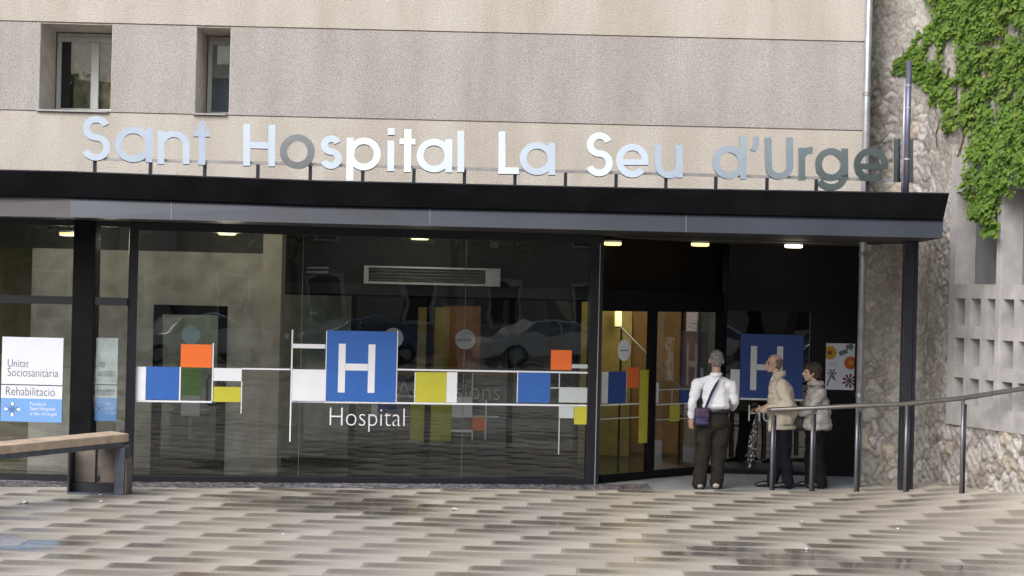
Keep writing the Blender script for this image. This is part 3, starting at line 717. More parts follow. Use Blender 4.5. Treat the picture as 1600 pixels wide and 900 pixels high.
def board(P, bx, off, label, bm, full, texts):
    x0, y0, x1, y1 = bx
    s0, s1, z0, z1 = P.rect(*bx)
    H_, W_ = z1 - z0, s1 - s0
    t = thing('sign_board', P.at((s0 + s1) / 2, z0, off), label, 'sign')
    zb = z0 + H_ * .275; zl = z0 + H_ * .43
    one(lambda m: m.pbox(P, s0, s1, zb + .001, z1, off, off + .008), 'panel', bm, t)
    one(lambda m: m.pbox(P, s0, s1, z0, zb, off, off + .008), 'blue_panel', M['skyblue'], t)
    one(lambda m: m.pquad(P, s0, s1, zl, zl + .012, off + .010), 'line', M['ink'], t)
    def tx(body, a, b, c, d, mat, thin):
        me = text_mesh(body, thin)
        co = [v.co.copy() for v in me.vertices]
        ax, bx_ = min(q.x for q in co), max(q.x for q in co); ay, by = min(q.y for q in co), max(q.y for q in co)
        for v, q in zip(me.vertices, co):
            v.co = P.at(s0 + W_ * (a + (q.x - ax) / (bx_ - ax) * (b - a)), z0 + H_ * (c + (q.y - ay) / (by - ay) * (d - c)), off + .011)
        me.materials.clear(); me.materials.append(mat); link('lettering', me, t)
    tx('Unitat', .10, .44, .645, .735, M['ink'], -.012)
    tx('Sociosanitària', .10, .93, .535, .635, M['ink'], -.012)
    tx('Rehabilitació', .08, .88, .31, .41, M['ink'], -.012)
    tx('Fundació', .48, .74, .195, .235, M['white'], 0)
    tx('Sant Hospital', .48, .89, .125, .18, M['white'], 0)
    tx('la Seu d\u2019Urgell', .48, .92, .07, .115, M['white'], 0)
    def em(m, k):
        cx, cz = s0 + W_ * .19, z0 + H_ * .145
        for k in (k,):
            a = math.pi / 2 * k; r = W_ * .075
            for dd, w in ((1.0, .03), ):
                px, pz_ = cx + math.cos(a) * r * 1.35, cz + math.sin(a) * r * 1.15
                m.disc(P, px, pz_, W_ * .028, off + .0105, 14)
    def em2(m, k):
        cx, cz = s0 + W_ * .19, z0 + H_ * .145
        for k in (k,):
            a = math.pi / 2 * k + math.pi / 2
            r = W_ * .075
            for q in (-1, 1):
                dx, dz_ = math.cos(a), math.sin(a)
                nx, nz = -dz_, dx
                p0 = (cx + nx * q * .006 + dx * .008, cz + nz * q * .006 + dz_ * .008); p1 = (cx + dx * r * 1.5 + nx * q * W_ * .035, cz + dz_ * r * 1.3 + nz * q * W_ * .035)
                w = .004
                m.quad(P.at(p0[0] - nx * w, p0[1] - nz * w, off + .0102 + .0002 * (k + q)), P.at(p1[0] - nx * w, p1[1] - nz * w, off + .0102 + .0002 * (k + q)), P.at(p1[0] + nx * w, p1[1] + nz * w, off + .0102 + .0002 * (k + q)), P.at(p0[0] + nx * w, p0[1] + nz * w, off + .0102 + .0002 * (k + q)))
    for k in range(4): one(lambda m: em(m, k), 'emblem', M['white'], t); one(lambda m: em2(m, k), 'emblem', M['inkblue'], t)
    return t
board(LEFTP, (3, 527, 98.5, 659), .02, 'white and sky blue sign board on the glass left of the black column', M['signwhite'], True, None)
board(LEFTP, (148.5, 528, 182.5, 658), -.035, 'narrow greyish sign board behind the glass right of the thick black column', mk('grey white board', (.62, .67, .67), .5), True, None)

# ------------------------------------------------------------------ entrance door
dr = thing('entrance_door', (1.9, 28.9, 0), 'black framed sliding glass entrance doors with a blue block and a tall yellow strip', 'door')
de = [DOORP.sz(x, 610)[0] for x in (938, 1012.5, 1021, 1120, 1139)]
hz0, hz1 = DOORP.sz(1040, 487)[1], DOORP.sz(1040, 454)[1]
one(lambda m: (m.pbox(DOORP, de[0] - .10, de[4], hz0, hz1, -.10, .08),), 'header', M['black'], dr, bevel=.004)
one(lambda m: m.pbox(DOORP, de[0] - .10, de[4], hz1 + .001, GT, -.04, .0), 'transom_panel', mk('brown black panel', (.010, .007, .005), .6, spec=.1), dr)
one(lambda m: (m.pbox(DOORP, de[1], de[2], .0, hz0 - .001, -.04, .04), m.pbox(DOORP, de[3], de[4] + .03, .0, GT, -.05, .05), m.pbox(DOORP, de[0], de[1], .0, .10, -.04, .04), m.pbox(DOORP, de[2], de[3], .0, .10, -.04, .04)), 'frame', M['black'], dr)
one(lambda m: m.pquad(DOORP, de[0] - .08, de[1], .10, hz0, 0), 'pane', M['doorglass'], dr)
one(lambda m: m.pquad(DOORP, de[2], de[3], .10, hz0, 0), 'pane', M['doorglass'], dr)
deco(DOORP, [('white', 939.5, 581, 949.3, 630.5), ('navyblue', 949.8, 580.5, 977.5, 629.8), ('palegrey', 977.8, 580.5, 978.6, 629.6), ('orange', 979, 574, 997.6, 606), ('yellow', 998, 578, 1012.3, 692),
             ('white', 934, 631, 998, 633.2), ('palegrey', 934, 652.6, 997.6, 654.4), ('white', 1022, 598, 1028.5, 630), ('palegrey', 1028.8, 607.4, 1080, 609.2), ('white', 1022, 630.3, 1080, 632), ('palegrey', 1022, 654, 1080, 655.6),
             ('navyblue', 1062, 609.5, 1082, 629.8), ('palegrey', 1049, 609.5, 1050, 629.8), ('yellow', 1046, 632.5, 1061.5, 658)], dr, .006)
s_, z_ = DOORP.sz(974.5, 547)
one(lambda m: m.disc(DOORP, s_, z_, 17 * 28.5 / F, .008), 'round_sticker', M['white'], dr)
dashes(DOORP, 974.5, 547.5, 13, 1.6, 5, dr, .011)

# ------------------------------------------------------------------ dark entry wall, window, sign, poster
ew = thing('entry_wall', (3.8, 29.85, 0), 'black panelled entry wall with a dark window behind the blue H sign', 'wall')
k0, k1, k2 = BLK.sz(1139, 600)[0], BLK.sz(1266, 600)[0], BLK.sz(1346, 600)[0]
kz = BLK.sz(1200, 487)[1]
one(lambda m: (m.pbox(BLK, k0 - .04, k2, kz, GT, -.12, 0), m.pbox(BLK, k1, k2, 0, kz - .001, -.12, 0), m.pbox(BLK, k0 - .04, k1 - .001, 0, .05, -.12, 0)), 'panel', M['blackpanel'], ew)
one(lambda m: m.pquad(BLK, k0 - .04, k1, .05, kz, -.05), 'pane', M['dglass'], ew)
one(lambda m: m.pbox(BLK, k0 - .05, k1 + .05, .0, kz + .05, -.7, -.6), 'inner_blind', M['darkwall'], ew)
bs = thing('hospital_sign', BLK.at(*BLK.sz(1205, 628)), 'deep blue square sign with a white H behind the man in beige', 'sign')
deco(BLK, [('navyblue', 1156, 522.5, 1254.5, 622.3), ('white', 1141, 577, 1155.4, 625.5), ('white', 1156, 622.6, 1254.5, 625.6)], bs, .0, 'panel')
deco(BLK, [('white', 1172.5, 540.5, 1182.2, 609.5), ('white', 1213.5, 541, 1223, 609.5), ('white', 1182.4, 569.4, 1213.3, 578.6)], bs, .004, 'big_letter')
text_on(BLK, 'Hospital', 1169.5, 634, 1274, 668, .002, M['white'], bs, thin=-0.018)

po = thing('flower_poster', BLK.at(*BLK.sz(1312, 610)), 'white poster printed with yellow, orange and dark flowers on the black wall', 'poster')
s0, s1, z0, z1 = BLK.rect(1290, 536.5, 1335, 609)
one(lambda m: m.pbox(BLK, s0, s1, z0, z1, .002, .01), 'sheet', M['signwhite'], po)
def flower(px, py, rpx, petals, mat, core, fill=.45):
    s, z = BLK.sz(px, py); r = rpx * 29.85 / F
    def f(m):
        for k in range(petals):
            a = 2 * math.pi * k / petals
            m.add([BLK.at(min(max(s + math.cos(a + da) * r * q, s0), s1), min(max(z + math.sin(a + da) * r * q, z0), z1), .0112 + k * .0003) for da, q in ((-fill * .2, .1), (-fill, .75), (-fill * .5, 1), (fill * .5, 1), (fill, .75), (fill * .2, .1))], [tuple(range(6))])
    one(f, 'flower', mat, po)
    one(lambda m: m.disc(BLK, s, z, r * .33, .0165, 16), 'flower_centre', core, po)
fy = mk('yellow petals', (.62, .36, .03), .6); fo = mk('orange petals', (.55, .12, .02), .6); fp = mk('plum petals', (.16, .04, .06), .6); fv = mk('slate violet ink', (.11, .11, .19), .6); fg = mk('grey green ink', (.13, .18, .19), .6); fb = mk('pale blue print', (.42, .58, .75), .6)
flower(1296.5, 551, 11, 11, fy, mk('brown core', (.25, .08, .01), .6), .35)
flower(1329, 567, 10.5, 14, fo, fy, .3)
flower(1327, 595, 11.5, 9, fp, fv, .22)
flower(1300, 583, 7, 6, fv, fg, .3)
def stem(m, pts, w, o):
    for (ax, ay), (bx_, by) in zip(pts, pts[1:]):
        a, b = BLK.sz(ax, ay), BLK.sz(bx_, by)
        v = Vector((b[0] - a[0], b[1] - a[1])); n = Vector((-v.y, v.x)).normalized() * w
        m.quad(BLK.at(a[0] - n.x, a[1] - n.y, o), BLK.at(b[0] - n.x, b[1] - n.y, o), BLK.at(b[0] + n.x, b[1] + n.y, o), BLK.at(a[0] + n.x, a[1] + n.y, o))
one(lambda m: (stem(m, [(1291.5, 603), (1296, 592), (1300, 584)], .010, .0114), stem(m, [(1300, 588), (1305, 594)], .012, .0118)), 'flower_stem', fv, po)
one(lambda m: (stem(m, [(1311, 553), (1317, 551), (1324, 548)], .03, .0114), stem(m, [(1322, 543), (1333, 540)], .03, .0116), stem(m, [(1329, 548), (1332, 541)], .012, .0119)), 'leaf', fg, po)
one(lambda m: [stem(m, [(1295 + i * 2, 569 + 2 * (i % 3)), (1299 + i * 2.4, 566 + 3 * (i % 2))], .006, .0113 + i * .0001) for i in range(6)], 'handwriting', fb, po)

# ------------------------------------------------------------------ roof sign with its letters
rs = thing('roof_sign', SGN.at(*SGN.sz(780, 285)), 'row of big mirror steel letters standing on a rail on top of the canopy', 'sign')
def stroke(pts, w, closed=False):
    """2D ribbon in pixels with mitred joins -> list of quads"""
    P2 = [Vector(p) for p in pts]; n = len(P2); out = []
    L_, R_ = [], []
    for i in range(n):
        if closed: a, b = P2[i - 1], P2[(i + 1) % n]
        else: a, b = P2[max(i - 1, 0)], P2[min(i + 1, n - 1)]
        t = (b - a).normalized(); nn = Vector((-t.y, t.x)) * (w / 2)
        L_.append(P2[i] + nn); R_.append(P2[i] - nn)
    k = n if closed else n - 1
    for i in range(k):
        j = (i + 1) % n; out.append((L_[i], L_[j], R_[j], R_[i]))
    return out, closed
def arc(cx, cy, rx, ry, a0, a1, n=28):
    return [(cx + rx * math.cos(math.radians(a0 + (a1 - a0) * i / n)), cy - ry * math.sin(math.radians(a0 + (a1 - a0) * i / n))) for i in range(n + 1)]
def letter(strokes, w, tilt, yaw=0.0, pivot=None):
    m = MB(); allz = []
    for k, (kind, *a) in enumerate(strokes):
        if kind == 'ring':
            q, c = stroke(arc(*a, 0, 360 - 360 / 48, 47), w, True)
        elif kind == 'arc': q, c = stroke(arc(*a), w)
        else: q, c = stroke(a[0], a[1] if len(a) > 1 else w)
        off = .02 + k * .0025; th = .05
        for i, quad in enumerate(q):
            fr = []; bk = []
            for p in quad:
                s, z = SGN.sz(p.x, p.y); fr.append(SGN.at(s, z, off)); bk.append(SGN.at(s, z, off - th + k * .0012)); allz.append((s, z))
            m.add(fr, [(0, 1, 2, 3)]); m.add(bk, [(3, 2, 1, 0)])
            m.quad(fr[0], fr[1], bk[1], bk[0]); m.quad(fr[2], fr[3], bk[3], bk[2])
            if not c and i == 0: m.quad(fr[0], fr[3], bk[3], bk[0])
            if not c and i == len(q) - 1: m.quad(fr[1], fr[2], bk[2], bk[1])
    zb = min(z for s, z in allz); sc_ = sum(s for s, z in allz) / len(allz)
    R = Matrix.Translation(SGN.at(sc_, zb)) @ Matrix.Rotation(math.radians(yaw), 4, 'Z') @ Matrix.Rotation(-math.radians(tilt), 4, 'X') @ Matrix.Translation(-SGN.at(sc_, zb))
    m.v = [tuple(R @ Vector(v)) for v in m.v]
    return m.build('letter', M['steel'], rs, shadefix=True)
WL = 10.6
def bar(x0, y0, x1, y1, w=None): return ('line', [(x0, y0), (x1, y1)]) if w is None else ('line', [(x0, y0), (x1, y1)], w)
def let_S(x0, y0, x1, y1):
    cx, ym = (x0 + x1) / 2, y0 + (y1 - y0) * .48; h = WL / 2
    rx = (x1 - x0) / 2 - h; rt = (ym - y0 - h) / 2; rb = (y1 - h - ym) / 2
    pts = arc(cx + .5, y0 + h + rt, rx * .92, rt, 20, 255, 22) + arc(cx, ym + rb, rx, rb, 75, -160, 24)
    return [('line', pts)]
def let_a(x0, y0, x1, y1):
    h = WL / 2; rx, ry = (x1 - x0) / 2 - h, (y1 - y0) / 2 - h
    return [('ring', (x0 + x1) / 2 - 1, (y0 + y1) / 2, rx, ry), bar(x1 - h, y0 + 1, x1 - h, y1)]
def let_o(x0, y0, x1, y1):
    h = WL / 2; return [('ring', (x0 + x1) / 2, (y0 + y1) / 2, (x1 - x0) / 2 - h, (y1 - y0) / 2 - h)]
def let_n(x0, y0, x1, y1):
    h = WL / 2; r = (x1 - x0) / 2 - h; cx = (x0 + x1) / 2
    return [bar(x0 + h, y0 + 1, x0 + h, y1), ('line', arc(cx, y0 + h + r, r, r, 165, 0, 20) + [(x1 - h, y1)])]
def let_u(x0, y0, x1, y1):
    h = WL / 2; r = (x1 - x0) / 2 - h; cx = (x0 + x1) / 2
    return [bar(x1 - h, y0, x1 - h, y1 - 1), ('line', [(x0 + h, y0)] + arc(cx, y1 - h - r, r, r, 180, 345, 20))]
def let_U(x0, y0, x1, y1):
    h = WL / 2; r = (x1 - x0) / 2 - h; cx = (x0 + x1) / 2
    return [('line', [(x0 + h, y0)] + arc(cx, y1 - h - r, r, r, 180, 360, 24) + [(x1 - h, y0)])]
def let_t(x0, y0, x1, y1):
    cx = (x0 + x1) / 2 + .5; return [bar(cx, y0, cx, y1), bar(x0, y0 + 19.5, x1, y0 + 20, 9)]
def let_e(x0, y0, x1, y1):
    h = WL / 2; cx, cy = (x0 + x1) / 2, (y0 + y1) / 2; rx, ry = (x1 - x0) / 2 - h, (y1 - y0) / 2 - h
    return [('line', arc(cx, cy, rx, ry, -2, 318, 44)), bar(cx - rx, cy + 2.5, cx + rx + h - .5, cy + 2.5, 9)]
LET = [
    (let_S(127.5, 180, 172, 251.5), 9, 8), (let_a(180.5, 197.5, 238, 254), 8.5, 9), (let_n(246.5, 203.5, 296, 257), 8, 7), (let_t(302, 189, 328, 258), 8.5, 9),
    ([bar(385.5, 193, 385.5, 259.5), bar(424.5, 194, 424.5, 260.5), bar(391.5, 226.6, 418.6, 227.3, 10.5)], 9.5, 5),
    (let_o(437.5, 210, 492, 264), 0.4, -4), (let_S(500, 211, 534, 264.5), 9, 4),
    ([('ring', 568.5, 240, 20.8, 21), bar(546.6, 214, 546.6, 283)], 10, 1), ([bar(610.6, 219, 610.6, 268), bar(611, 199, 611, 210)], 10, 2),
    (let_t(624, 201, 648.5, 269), 9, -2), (let_a(652, 216, 706.5, 270), 10, 1), ([bar(720, 203, 720, 269.5)], 9, 1),
    ([('line', [(784.3, 204), (784.3, 266.8)]), bar(778.5, 267, 811, 267.3, 10.5)], 10, 0), (let_a(813, 221.5, 867.5, 274), 9, 2),
    (let_S(915, 206, 957.5, 276), 8.5, -2), (let_e(962.5, 224, 1013.5, 278), 8.5, 0), (let_u(1023, 226, 1067, 279), 8, 3),
    ([('ring', 1139, 253.8, 20.5, 20.8), bar(1161.5, 213, 1161.5, 280.5)], 4.6, 3),
    ([('line', [(1181, 213.5), (1181.5, 225), (1176.5, 236)], 9)], 3.6, 2), (let_U(1195, 215, 1239.5, 281), 3.2, 4),
    ([bar(1252.6, 231, 1252.6, 282), ('line', arc(1267, 247, 14, 12, 175, 80, 12))], 1.8, 3),
    ([('ring', 1298.5, 257.3, 20, 20.5), ('line', [(1320, 232), (1320, 277)] + arc(1298.5, 273, 21.2, 20, 0, -150, 24))], 1.3, 4),
    (let_e(1333.5, 231, 1387.5, 284), .4, 3), ([bar(1401, 217, 1401, 284.5)], .2, 2), ([bar(1421.5, 218, 1421.5, 285.5, 10)], .2, 2)]
for st, tilt, yaw in LET: letter(st, WL, tilt, yaw)
rail0, rail1 = Pd(140, 247.5, 25.33), Pd(1428, 282, 25.33)
one(lambda m: m.hexa([rail0 + Vector((0, 0, -.016)), rail1 + Vector((0, 0, -.016)), rail1 + Vector((0, .05, -.016)), rail0 + Vector((0, .05, -.016))],
                     [rail0 + Vector((0, 0, .016)), rail1 + Vector((0, 0, .016)), rail1 + Vector((0, .05, .016)), rail0 + Vector((0, .05, .016))]), 'rail', M['railsteel'], rs)
for x in (148, 235, 320, 403, 485, 567, 647, 726, 805, 884, 963, 1041, 1119, 1199, 1276, 1356):
    f = (x - 140) / 1288; q = rail0.lerp(rail1, f); zt = Pd(x, 240, 25.33)
    def pf(m):
        xx = q.x + (0.0)
        m.box(xx - .019, xx + .019, 25.335, 25.375, 3.40, q.z - .0165)
    one(pf, 'post', M['post'], rs)

# ------------------------------------------------------------------ drainpipe and pole
px_ = 549 * 27.8 / F
dp = thing('drainpipe', (px_, 27.8, 0), 'tall galvanised drainpipe at the corner of the wall and the rubble stone', 'pipe')
one(lambda m: m.tube([(px_, 27.9, 0), (px_, 27.9, 9)], .045, 16), 'pipe', M['pipe'], dp, smooth=True)
for z in (1.15, 2.9, 4.9, 6.2): one(lambda m: m.tube([(px_, 27.9, z), (px_, 27.9, z + .05)], .052, 16), 'clamp', M['railsteel'], dp)
pq = Pd(1416.5, 200, 25.15); pzb = Pd(1416.5, 301.5, 25.15).z
fp_ = thing('roof_pole', (pq.x, 25.15, pzb), 'thin violet grey pole standing on the canopy in front of the last letters', 'pole')
zt = Pd(1420, 95, 25.15).z
one(lambda m: m.tube([(pq.x + .012, 25.15, pzb), (pq.x + .012, 25.15, zt)], .032, 14), 'tube', M['pole'], fp_, smooth=True)
one(lambda m: m.tube([(pq.x - .03, 25.15, pzb), (pq.x - .03, 25.15, zt - .2)], .016, 10), 'cable', M['pipe'], fp_, smooth=True)
for py in (135, 170, 250): one(lambda m: m.tube([(pq.x + .012, 25.15, Pd(1416, py, 25.15).z), (pq.x + .012, 25.15, Pd(1416, py, 25.15).z + .02)], .038, 14), 'clamp', M['pipe'], fp_)

# ------------------------------------------------------------------ rubble stone wall
sw0 = 1.0; sw1 = 9.0
SC0 = W.sz(1488, 450)[0]                              # concrete screen starts here
scz0, scz1 = W.sz(1492, 663)[1], W.sz(1492, 247)[1]
def stone_wall():
    rng = np.random.default_rng(3)
    st = 0.019
    S = np.arange(sw0, 5.6, st); Z = np.arange(-0.1, 6.6, st)
    ss, zz = np.meshgrid(S, Z, indexing='ij')
    gx, gz = 0.155, 0.115
    # warp the field a little so stones are not cell shaped
    lowz = np.clip((1.22 + .10 * np.sin(ss * 4.1) - zz) / .06, 0, 1)
    fs = np.where(lowz > .5, .66, 1.0)
    wx = ss * fs + 0.035 * np.sin(zz * 9 + 1.7 * ss) + .02 * np.sin(zz * 23 + ss * 11); wz = zz * fs + 0.03 * np.sin(ss * 11 + zz * 3) + .015 * np.sin(ss * 31)
    ix, iz = np.floor(wx / gx).astype(int), np.floor(wz / gz).astype(int)
    NX, NZ = 140, 140
    jx, jz = rng.random((NX, NZ)), rng.random((NX, NZ)); big = rng.random((NX, NZ)) ** 3 * .085
    tone = rng.random((NX, NZ)); hue = rng.random((NX, NZ)); lift = rng.random((NX, NZ))
    F1 = np.full(ss.shape, 9.0); F2 = F1.copy(); idt = np.zeros(ss.shape); idh = idt.copy(); idl = idt.copy()
    for a in range(-2, 3):
        for b in range(-2, 3):
            cx, cz = ix + a, iz + b
            mx_, mz_ = (cx + 20) % NX, (cz + 20) % NZ
            px = (cx + .1 + .8 * jx[mx_, mz_]) * gx; pz = (cz + .1 + .8 * jz[mx_, mz_]) * gz
            dd = np.hypot((wx - px) * .85, wz - pz) - big[mx_, mz_]
            new = dd < F1
            F2 = np.where(new, F1, np.minimum(F2, dd)); F1 = np.where(new, dd, F1)
            idt = np.where(new, tone[mx_, mz_], idt); idh = np.where(new, hue[mx_, mz_], idh); idl = np.where(new, lift[mx_, mz_], idl)
    edge = np.clip((F2 - F1) / 0.042, 0, 1)
    prof = np.where(lowz > .5, np.clip(edge * .95, 0, 1) ** .5, np.clip(edge * 1.5, 0, 1) ** .6)
    # patches smeared with mortar
    rough = np.sin(ss * 2.3 + 1) * np.sin(zz * 1.7 + .5) + .5 * np.sin(ss * 5.1 + zz * 3.7)
    smear = np.clip(.5 + .8 * rough, 0, 1)
    low = np.clip((1.25 - zz) / .5, 0, 1)
    amp = (.016 + .030 * idl) * (1 - .6 * smear * (1 - low)) + .022 * low
    h = prof * amp * (.85 + .25 * (np.sin(ss * 37 + idl * 40) * np.sin(zz * 41 + idh * 50))) + rng.normal(0, .0026, ss.shape)
    c1 = np.array([.48, .46, .44]); c2 = np.array([.24, .225, .215]); c3 = np.array([.42, .375, .32]); mort = np.array([.27, .25, .225])
    col = c2 + (c1 - c2) * idt[..., None]
    col = np.where((idh > .90)[..., None], c3 * (.6 + .5 * idt[..., None]), col)
    mk_ = np.clip(edge * 1.7, 0, 1)[..., None]
    col = mort * .8 * (1 - mk_) + col * mk_
    col = col * (1 - .4 * (smear * (1 - low))[..., None]) + np.array([.44, .42, .39]) * (.4 * (smear * (1 - low))[..., None])
    nS, nZ = ss.shape
    keep = ~((ss > SC0 + .05) & (zz > scz0 + .05) & (zz < scz1 - .05))
    k = np.clip((ss - W.sc + .25) / .5, 0, 1); k = k * k * (3 - 2 * k)
    lx, ly = W.p.x + W.d.x * ss + W.n.x * h, W.p.y + W.d.y * ss + W.n.y * h
    l2 = ss - W.sc
    bx_, by_ = W.q.p.x + W.q.d.x * l2 + W.q.n.x * h, W.q.p.y + W.q.d.y * l2 + W.q.n.y * h
    p = np.stack([lx * k + bx_ * (1 - k), ly * k + by_ * (1 - k), zz], -1).reshape(-1, 3)
    idx = np.arange(nS * nZ).reshape(nS, nZ)
    q = np.stack([idx[:-1, :-1], idx[1:, :-1], idx[1:, 1:], idx[:-1, 1:]], -1).reshape(-1, 4)
    kq = keep[:-1, :-1].reshape(-1) & keep[1:, 1:].reshape(-1)
    q = q[kq]
    me = bpy.data.meshes.new('stone_wall')
    me.vertices.add(len(p)); me.vertices.foreach_set('co', p.reshape(-1))
    me.loops.add(len(q) * 4); me.loops.foreach_set('vertex_index', q.reshape(-1).astype(np.int32))
    me.polygons.add(len(q)); me.polygons.foreach_set('loop_start', np.arange(0, len(q) * 4, 4, dtype=np.int32))
    me.update(calc_edges=True); me.validate()
    ca = me.color_attributes.new('stone_col', 'FLOAT_COLOR', 'POINT')
    ca.data.foreach_set('color', np.concatenate([col.reshape(-1, 3), np.ones((nS * nZ, 1))], 1).reshape(-1).astype(np.float32))
    me.polygons.foreach_set('use_smooth', [True] * len(q)); me.materials.append(M['stone'])
    o = link('stone_wall', me)
    tag(o, 'tall rubble stone wall with rounded grey stones to the right of the entrance', 'wall')
    return o
swall = stone_wall()
# the core of the wall behind its face, and its far continuation
one(lambda m: (m.pbox(W.q, sw0 - W.sc, 0, -.1, 9.0, -.9, -.06), m.pbox(W, W.sc + .01, SC0 + .05, -.1, 9.0, -.9, -.06), m.pbox(W, SC0 + .05, sw1, -.1, scz0 + .05, -.9, -.02), m.pbox(W, SC0 + .05, sw1, scz1 - .05, 9.0, -.9, -.02), m.pbox(W, SC0 + .0501, sw1, scz0 + .0501, scz1 - .0501, -.9, -.4)), 'core', mk('wall core', (.33, .30, .27), .9), swall)

# concrete screen set in the stone wall
scn = thing('concrete_screen', W.at(SC0 + .8, scz0), 'grey cast concrete screen wall with rows of small square openings', 'wall')
SE = 5.6
hc = [W.sz(x, 487)[0] for x in (1497, 1513, 1522, 1537.5, 1547, 1562.5, 1573, 1590, 1598, 1615, 1624, 1643)]
hr = [W.sz(1505, y)[1] for y in (466, 508, 528, 570, 590, 632)]
wt0, wt1 = W.sz(1505, 444)[1], W.sz(1505, 300)[1]
uc = [W.sz(x, 370)[0] for x in (1499, 1564.5, 1572, 1650, 1660)]
def scrf(m):
    o0, o1 = -.22, .045
    # bottom, between rows, top strips
    m.pbox(W, SC0, SE, scz0, hr[5], o0, o1)
    m.pbox(W, SC0, SE, hr[4], hr[3], o0, o1); m.pbox(W, SC0, SE, hr[2], hr[1], o0, o1); m.pbox(W, SC0, SE, hr[0], wt0, o0, o1)
    m.pbox(W, SC0, SE, wt1, scz1, o0, o1)
    for z0_, z1_ in ((hr[5], hr[4]), (hr[3], hr[2]), (hr[1], hr[0])):
        e = [SC0] + hc + [SE]
        for i in range(0, len(e), 2): m.pbox(W, e[i], e[i + 1], z0_, z1_, o0, o1)
    e = [SC0] + uc[:4] + [SE]
    for i in (0, 2): m.pbox(W, e[i], e[i + 1], wt0, wt1, o0, o1)
    m.pbox(W, e[4], SE, wt0, wt1, o0, o1)
one(scrf, 'lattice', M['screen'], scn)
one(lambda m: m.pbox(W, uc[1] + .01, uc[2] - .01, scz0 + .002, wt1, .0451, .06), 'rib', M['screen'], scn)
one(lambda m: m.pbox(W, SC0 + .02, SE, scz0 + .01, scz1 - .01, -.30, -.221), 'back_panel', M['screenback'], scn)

# ------------------------------------------------------------------ ivy
def inside(poly, x, y):
    c = False; n = len(poly); j = n - 1
    for i in range(n):
        xi, yi = poly[i]; xj, yj = poly[j]
        if (yi > y) != (yj > y) and x < (xj - xi) * (y - yi) / (yj - yi) + xi: c = not c
        j = i
    return c
IV = [(1450, -160), (1452, 0), (1466, 12), (1464, 34), (1442, 44), (1428, 66), (1418, 84), (1400, 98), (1399, 116), (1412, 110), (1424, 122), (1441, 126), (1446, 140), (1462, 142), (1458, 162), (1478, 168), (1486, 176), (1478, 196), (1484, 208), (1500, 200),
      (1524, 192), (1524, 235), (1530, 255), (1520, 272), (1520, 300), (1524, 325), (1530, 340), (1542, 345), (1546, 362), (1560, 368), (1572, 372), (1571, 350), (1570, 320), (1576, 298), (1590, 306), (1600, 290), (1690, 290), (1690, -160)]
HOLES = [[(1456, 62), (1466, 58), (1471, 75), (1470, 92), (1455, 96), (1450, 84)], [(1480, 58), (1496, 60), (1506, 75), (1508, 105), (1500, 122), (1480, 120), (1476, 90)], [(1495, 144), (1504, 143), (1508, 165), (1506, 178), (1500, 176)]]
def ivy():
    rng = random.Random(11); V = []; FC = []; CL = []
    cnt = 0
    while cnt < 16000:
        x, y = rng.uniform(1396, 1690), rng.uniform(-160, 374)
        x2, y2 = x + rng.gauss(0, 2.5), y + rng.gauss(0, 2.5)
        if not inside(IV, x2, y2) or any(inside(h, x2, y2) for h in HOLES): continue
        s, z = W.sz(x, y)
        # clump depth: foliage billows away from the wall
        cl = mnoise.noise(Vector((s * 1.6, z * 2.0, 3.3))) * .5 + mnoise.noise(Vector((s * 5, z * 6, 1.1))) * .5
        if cl < -.27 and rng.random() < .88: continue
        dep = max(.02, .12 + .26 * cl) * min(1.0, max(.2, (x - 1395) / 150))
        o = dep * rng.uniform(.25, 1.0) + (.05 if s > SC0 and z < scz1 else .02)
        c = W.at(s, z, o)
        r = .018 + .040 * rng.random() ** 1.6
        nrm = (Vector((W.n.x, W.n.y, 0)) * .7 + Vector((-.2, -.6, .75)) * rng.uniform(.4, 1.1) + Vector((rng.gauss(0, .35), rng.gauss(0, .35), rng.gauss(0, .35)))).normalized()
        dn = (Vector((rng.gauss(0, .5), rng.gauss(0, .5), -1)) - nrm * nrm.dot(Vector((0, 0, -1)))); dn = (dn - nrm * dn.dot(nrm)).normalized()
        sd = nrm.cross(dn)
        k = len(V)
        pts = [(-.5, 0), (.1, -.95), (.45, -.62), (1.25, 0), (.45, .62), (.1, .95)]
        for a, b in pts: V.append(c + dn * a * r + sd * b * r * .9 + nrm * (-.28 * abs(b) * r))
        FC += [(k, k + 1, k + 2, k + 3), (k, k + 3, k + 4, k + 5)]
        t = rng.random(); g = (.078 + .095 * t, .16 + .13 * t, .020 + .022 * t)
        if rng.random() < .045: g = (.20, .25, .04)
        CL += [(*g, 1)] * 6
        cnt += 1
    me = bpy.data.meshes.new('foliage'); me.from_pydata([tuple(v) for v in V], [], FC); me.update()
    ca = me.color_attributes.new('leaf_col', 'FLOAT_COLOR', 'POINT')
    ca.data.foreach_set('color', np.array(CL, dtype=np.float32).reshape(-1)); me.materials.append(M['leaf'])
    t = thing('ivy', W.at(2.2, 4.0), 'bright green ivy hanging over the top of the stone wall and the concrete screen', 'climbing plant')
    link('foliage', me, t)
    def st(m):
        for i in range(16):
            s, z = W.sz(rng.uniform(1470, 1640), rng.uniform(-100, 120)); pts = []
            for j in range(7): pts.append(W.at(s, z, .03)); s += rng.uniform(-.12, .06); z -= .16
            m.tube(pts, .009, 5)
    one(st, 'stem', mk('ivy stem', (.12, .08, .05), .9), t)
ivy()

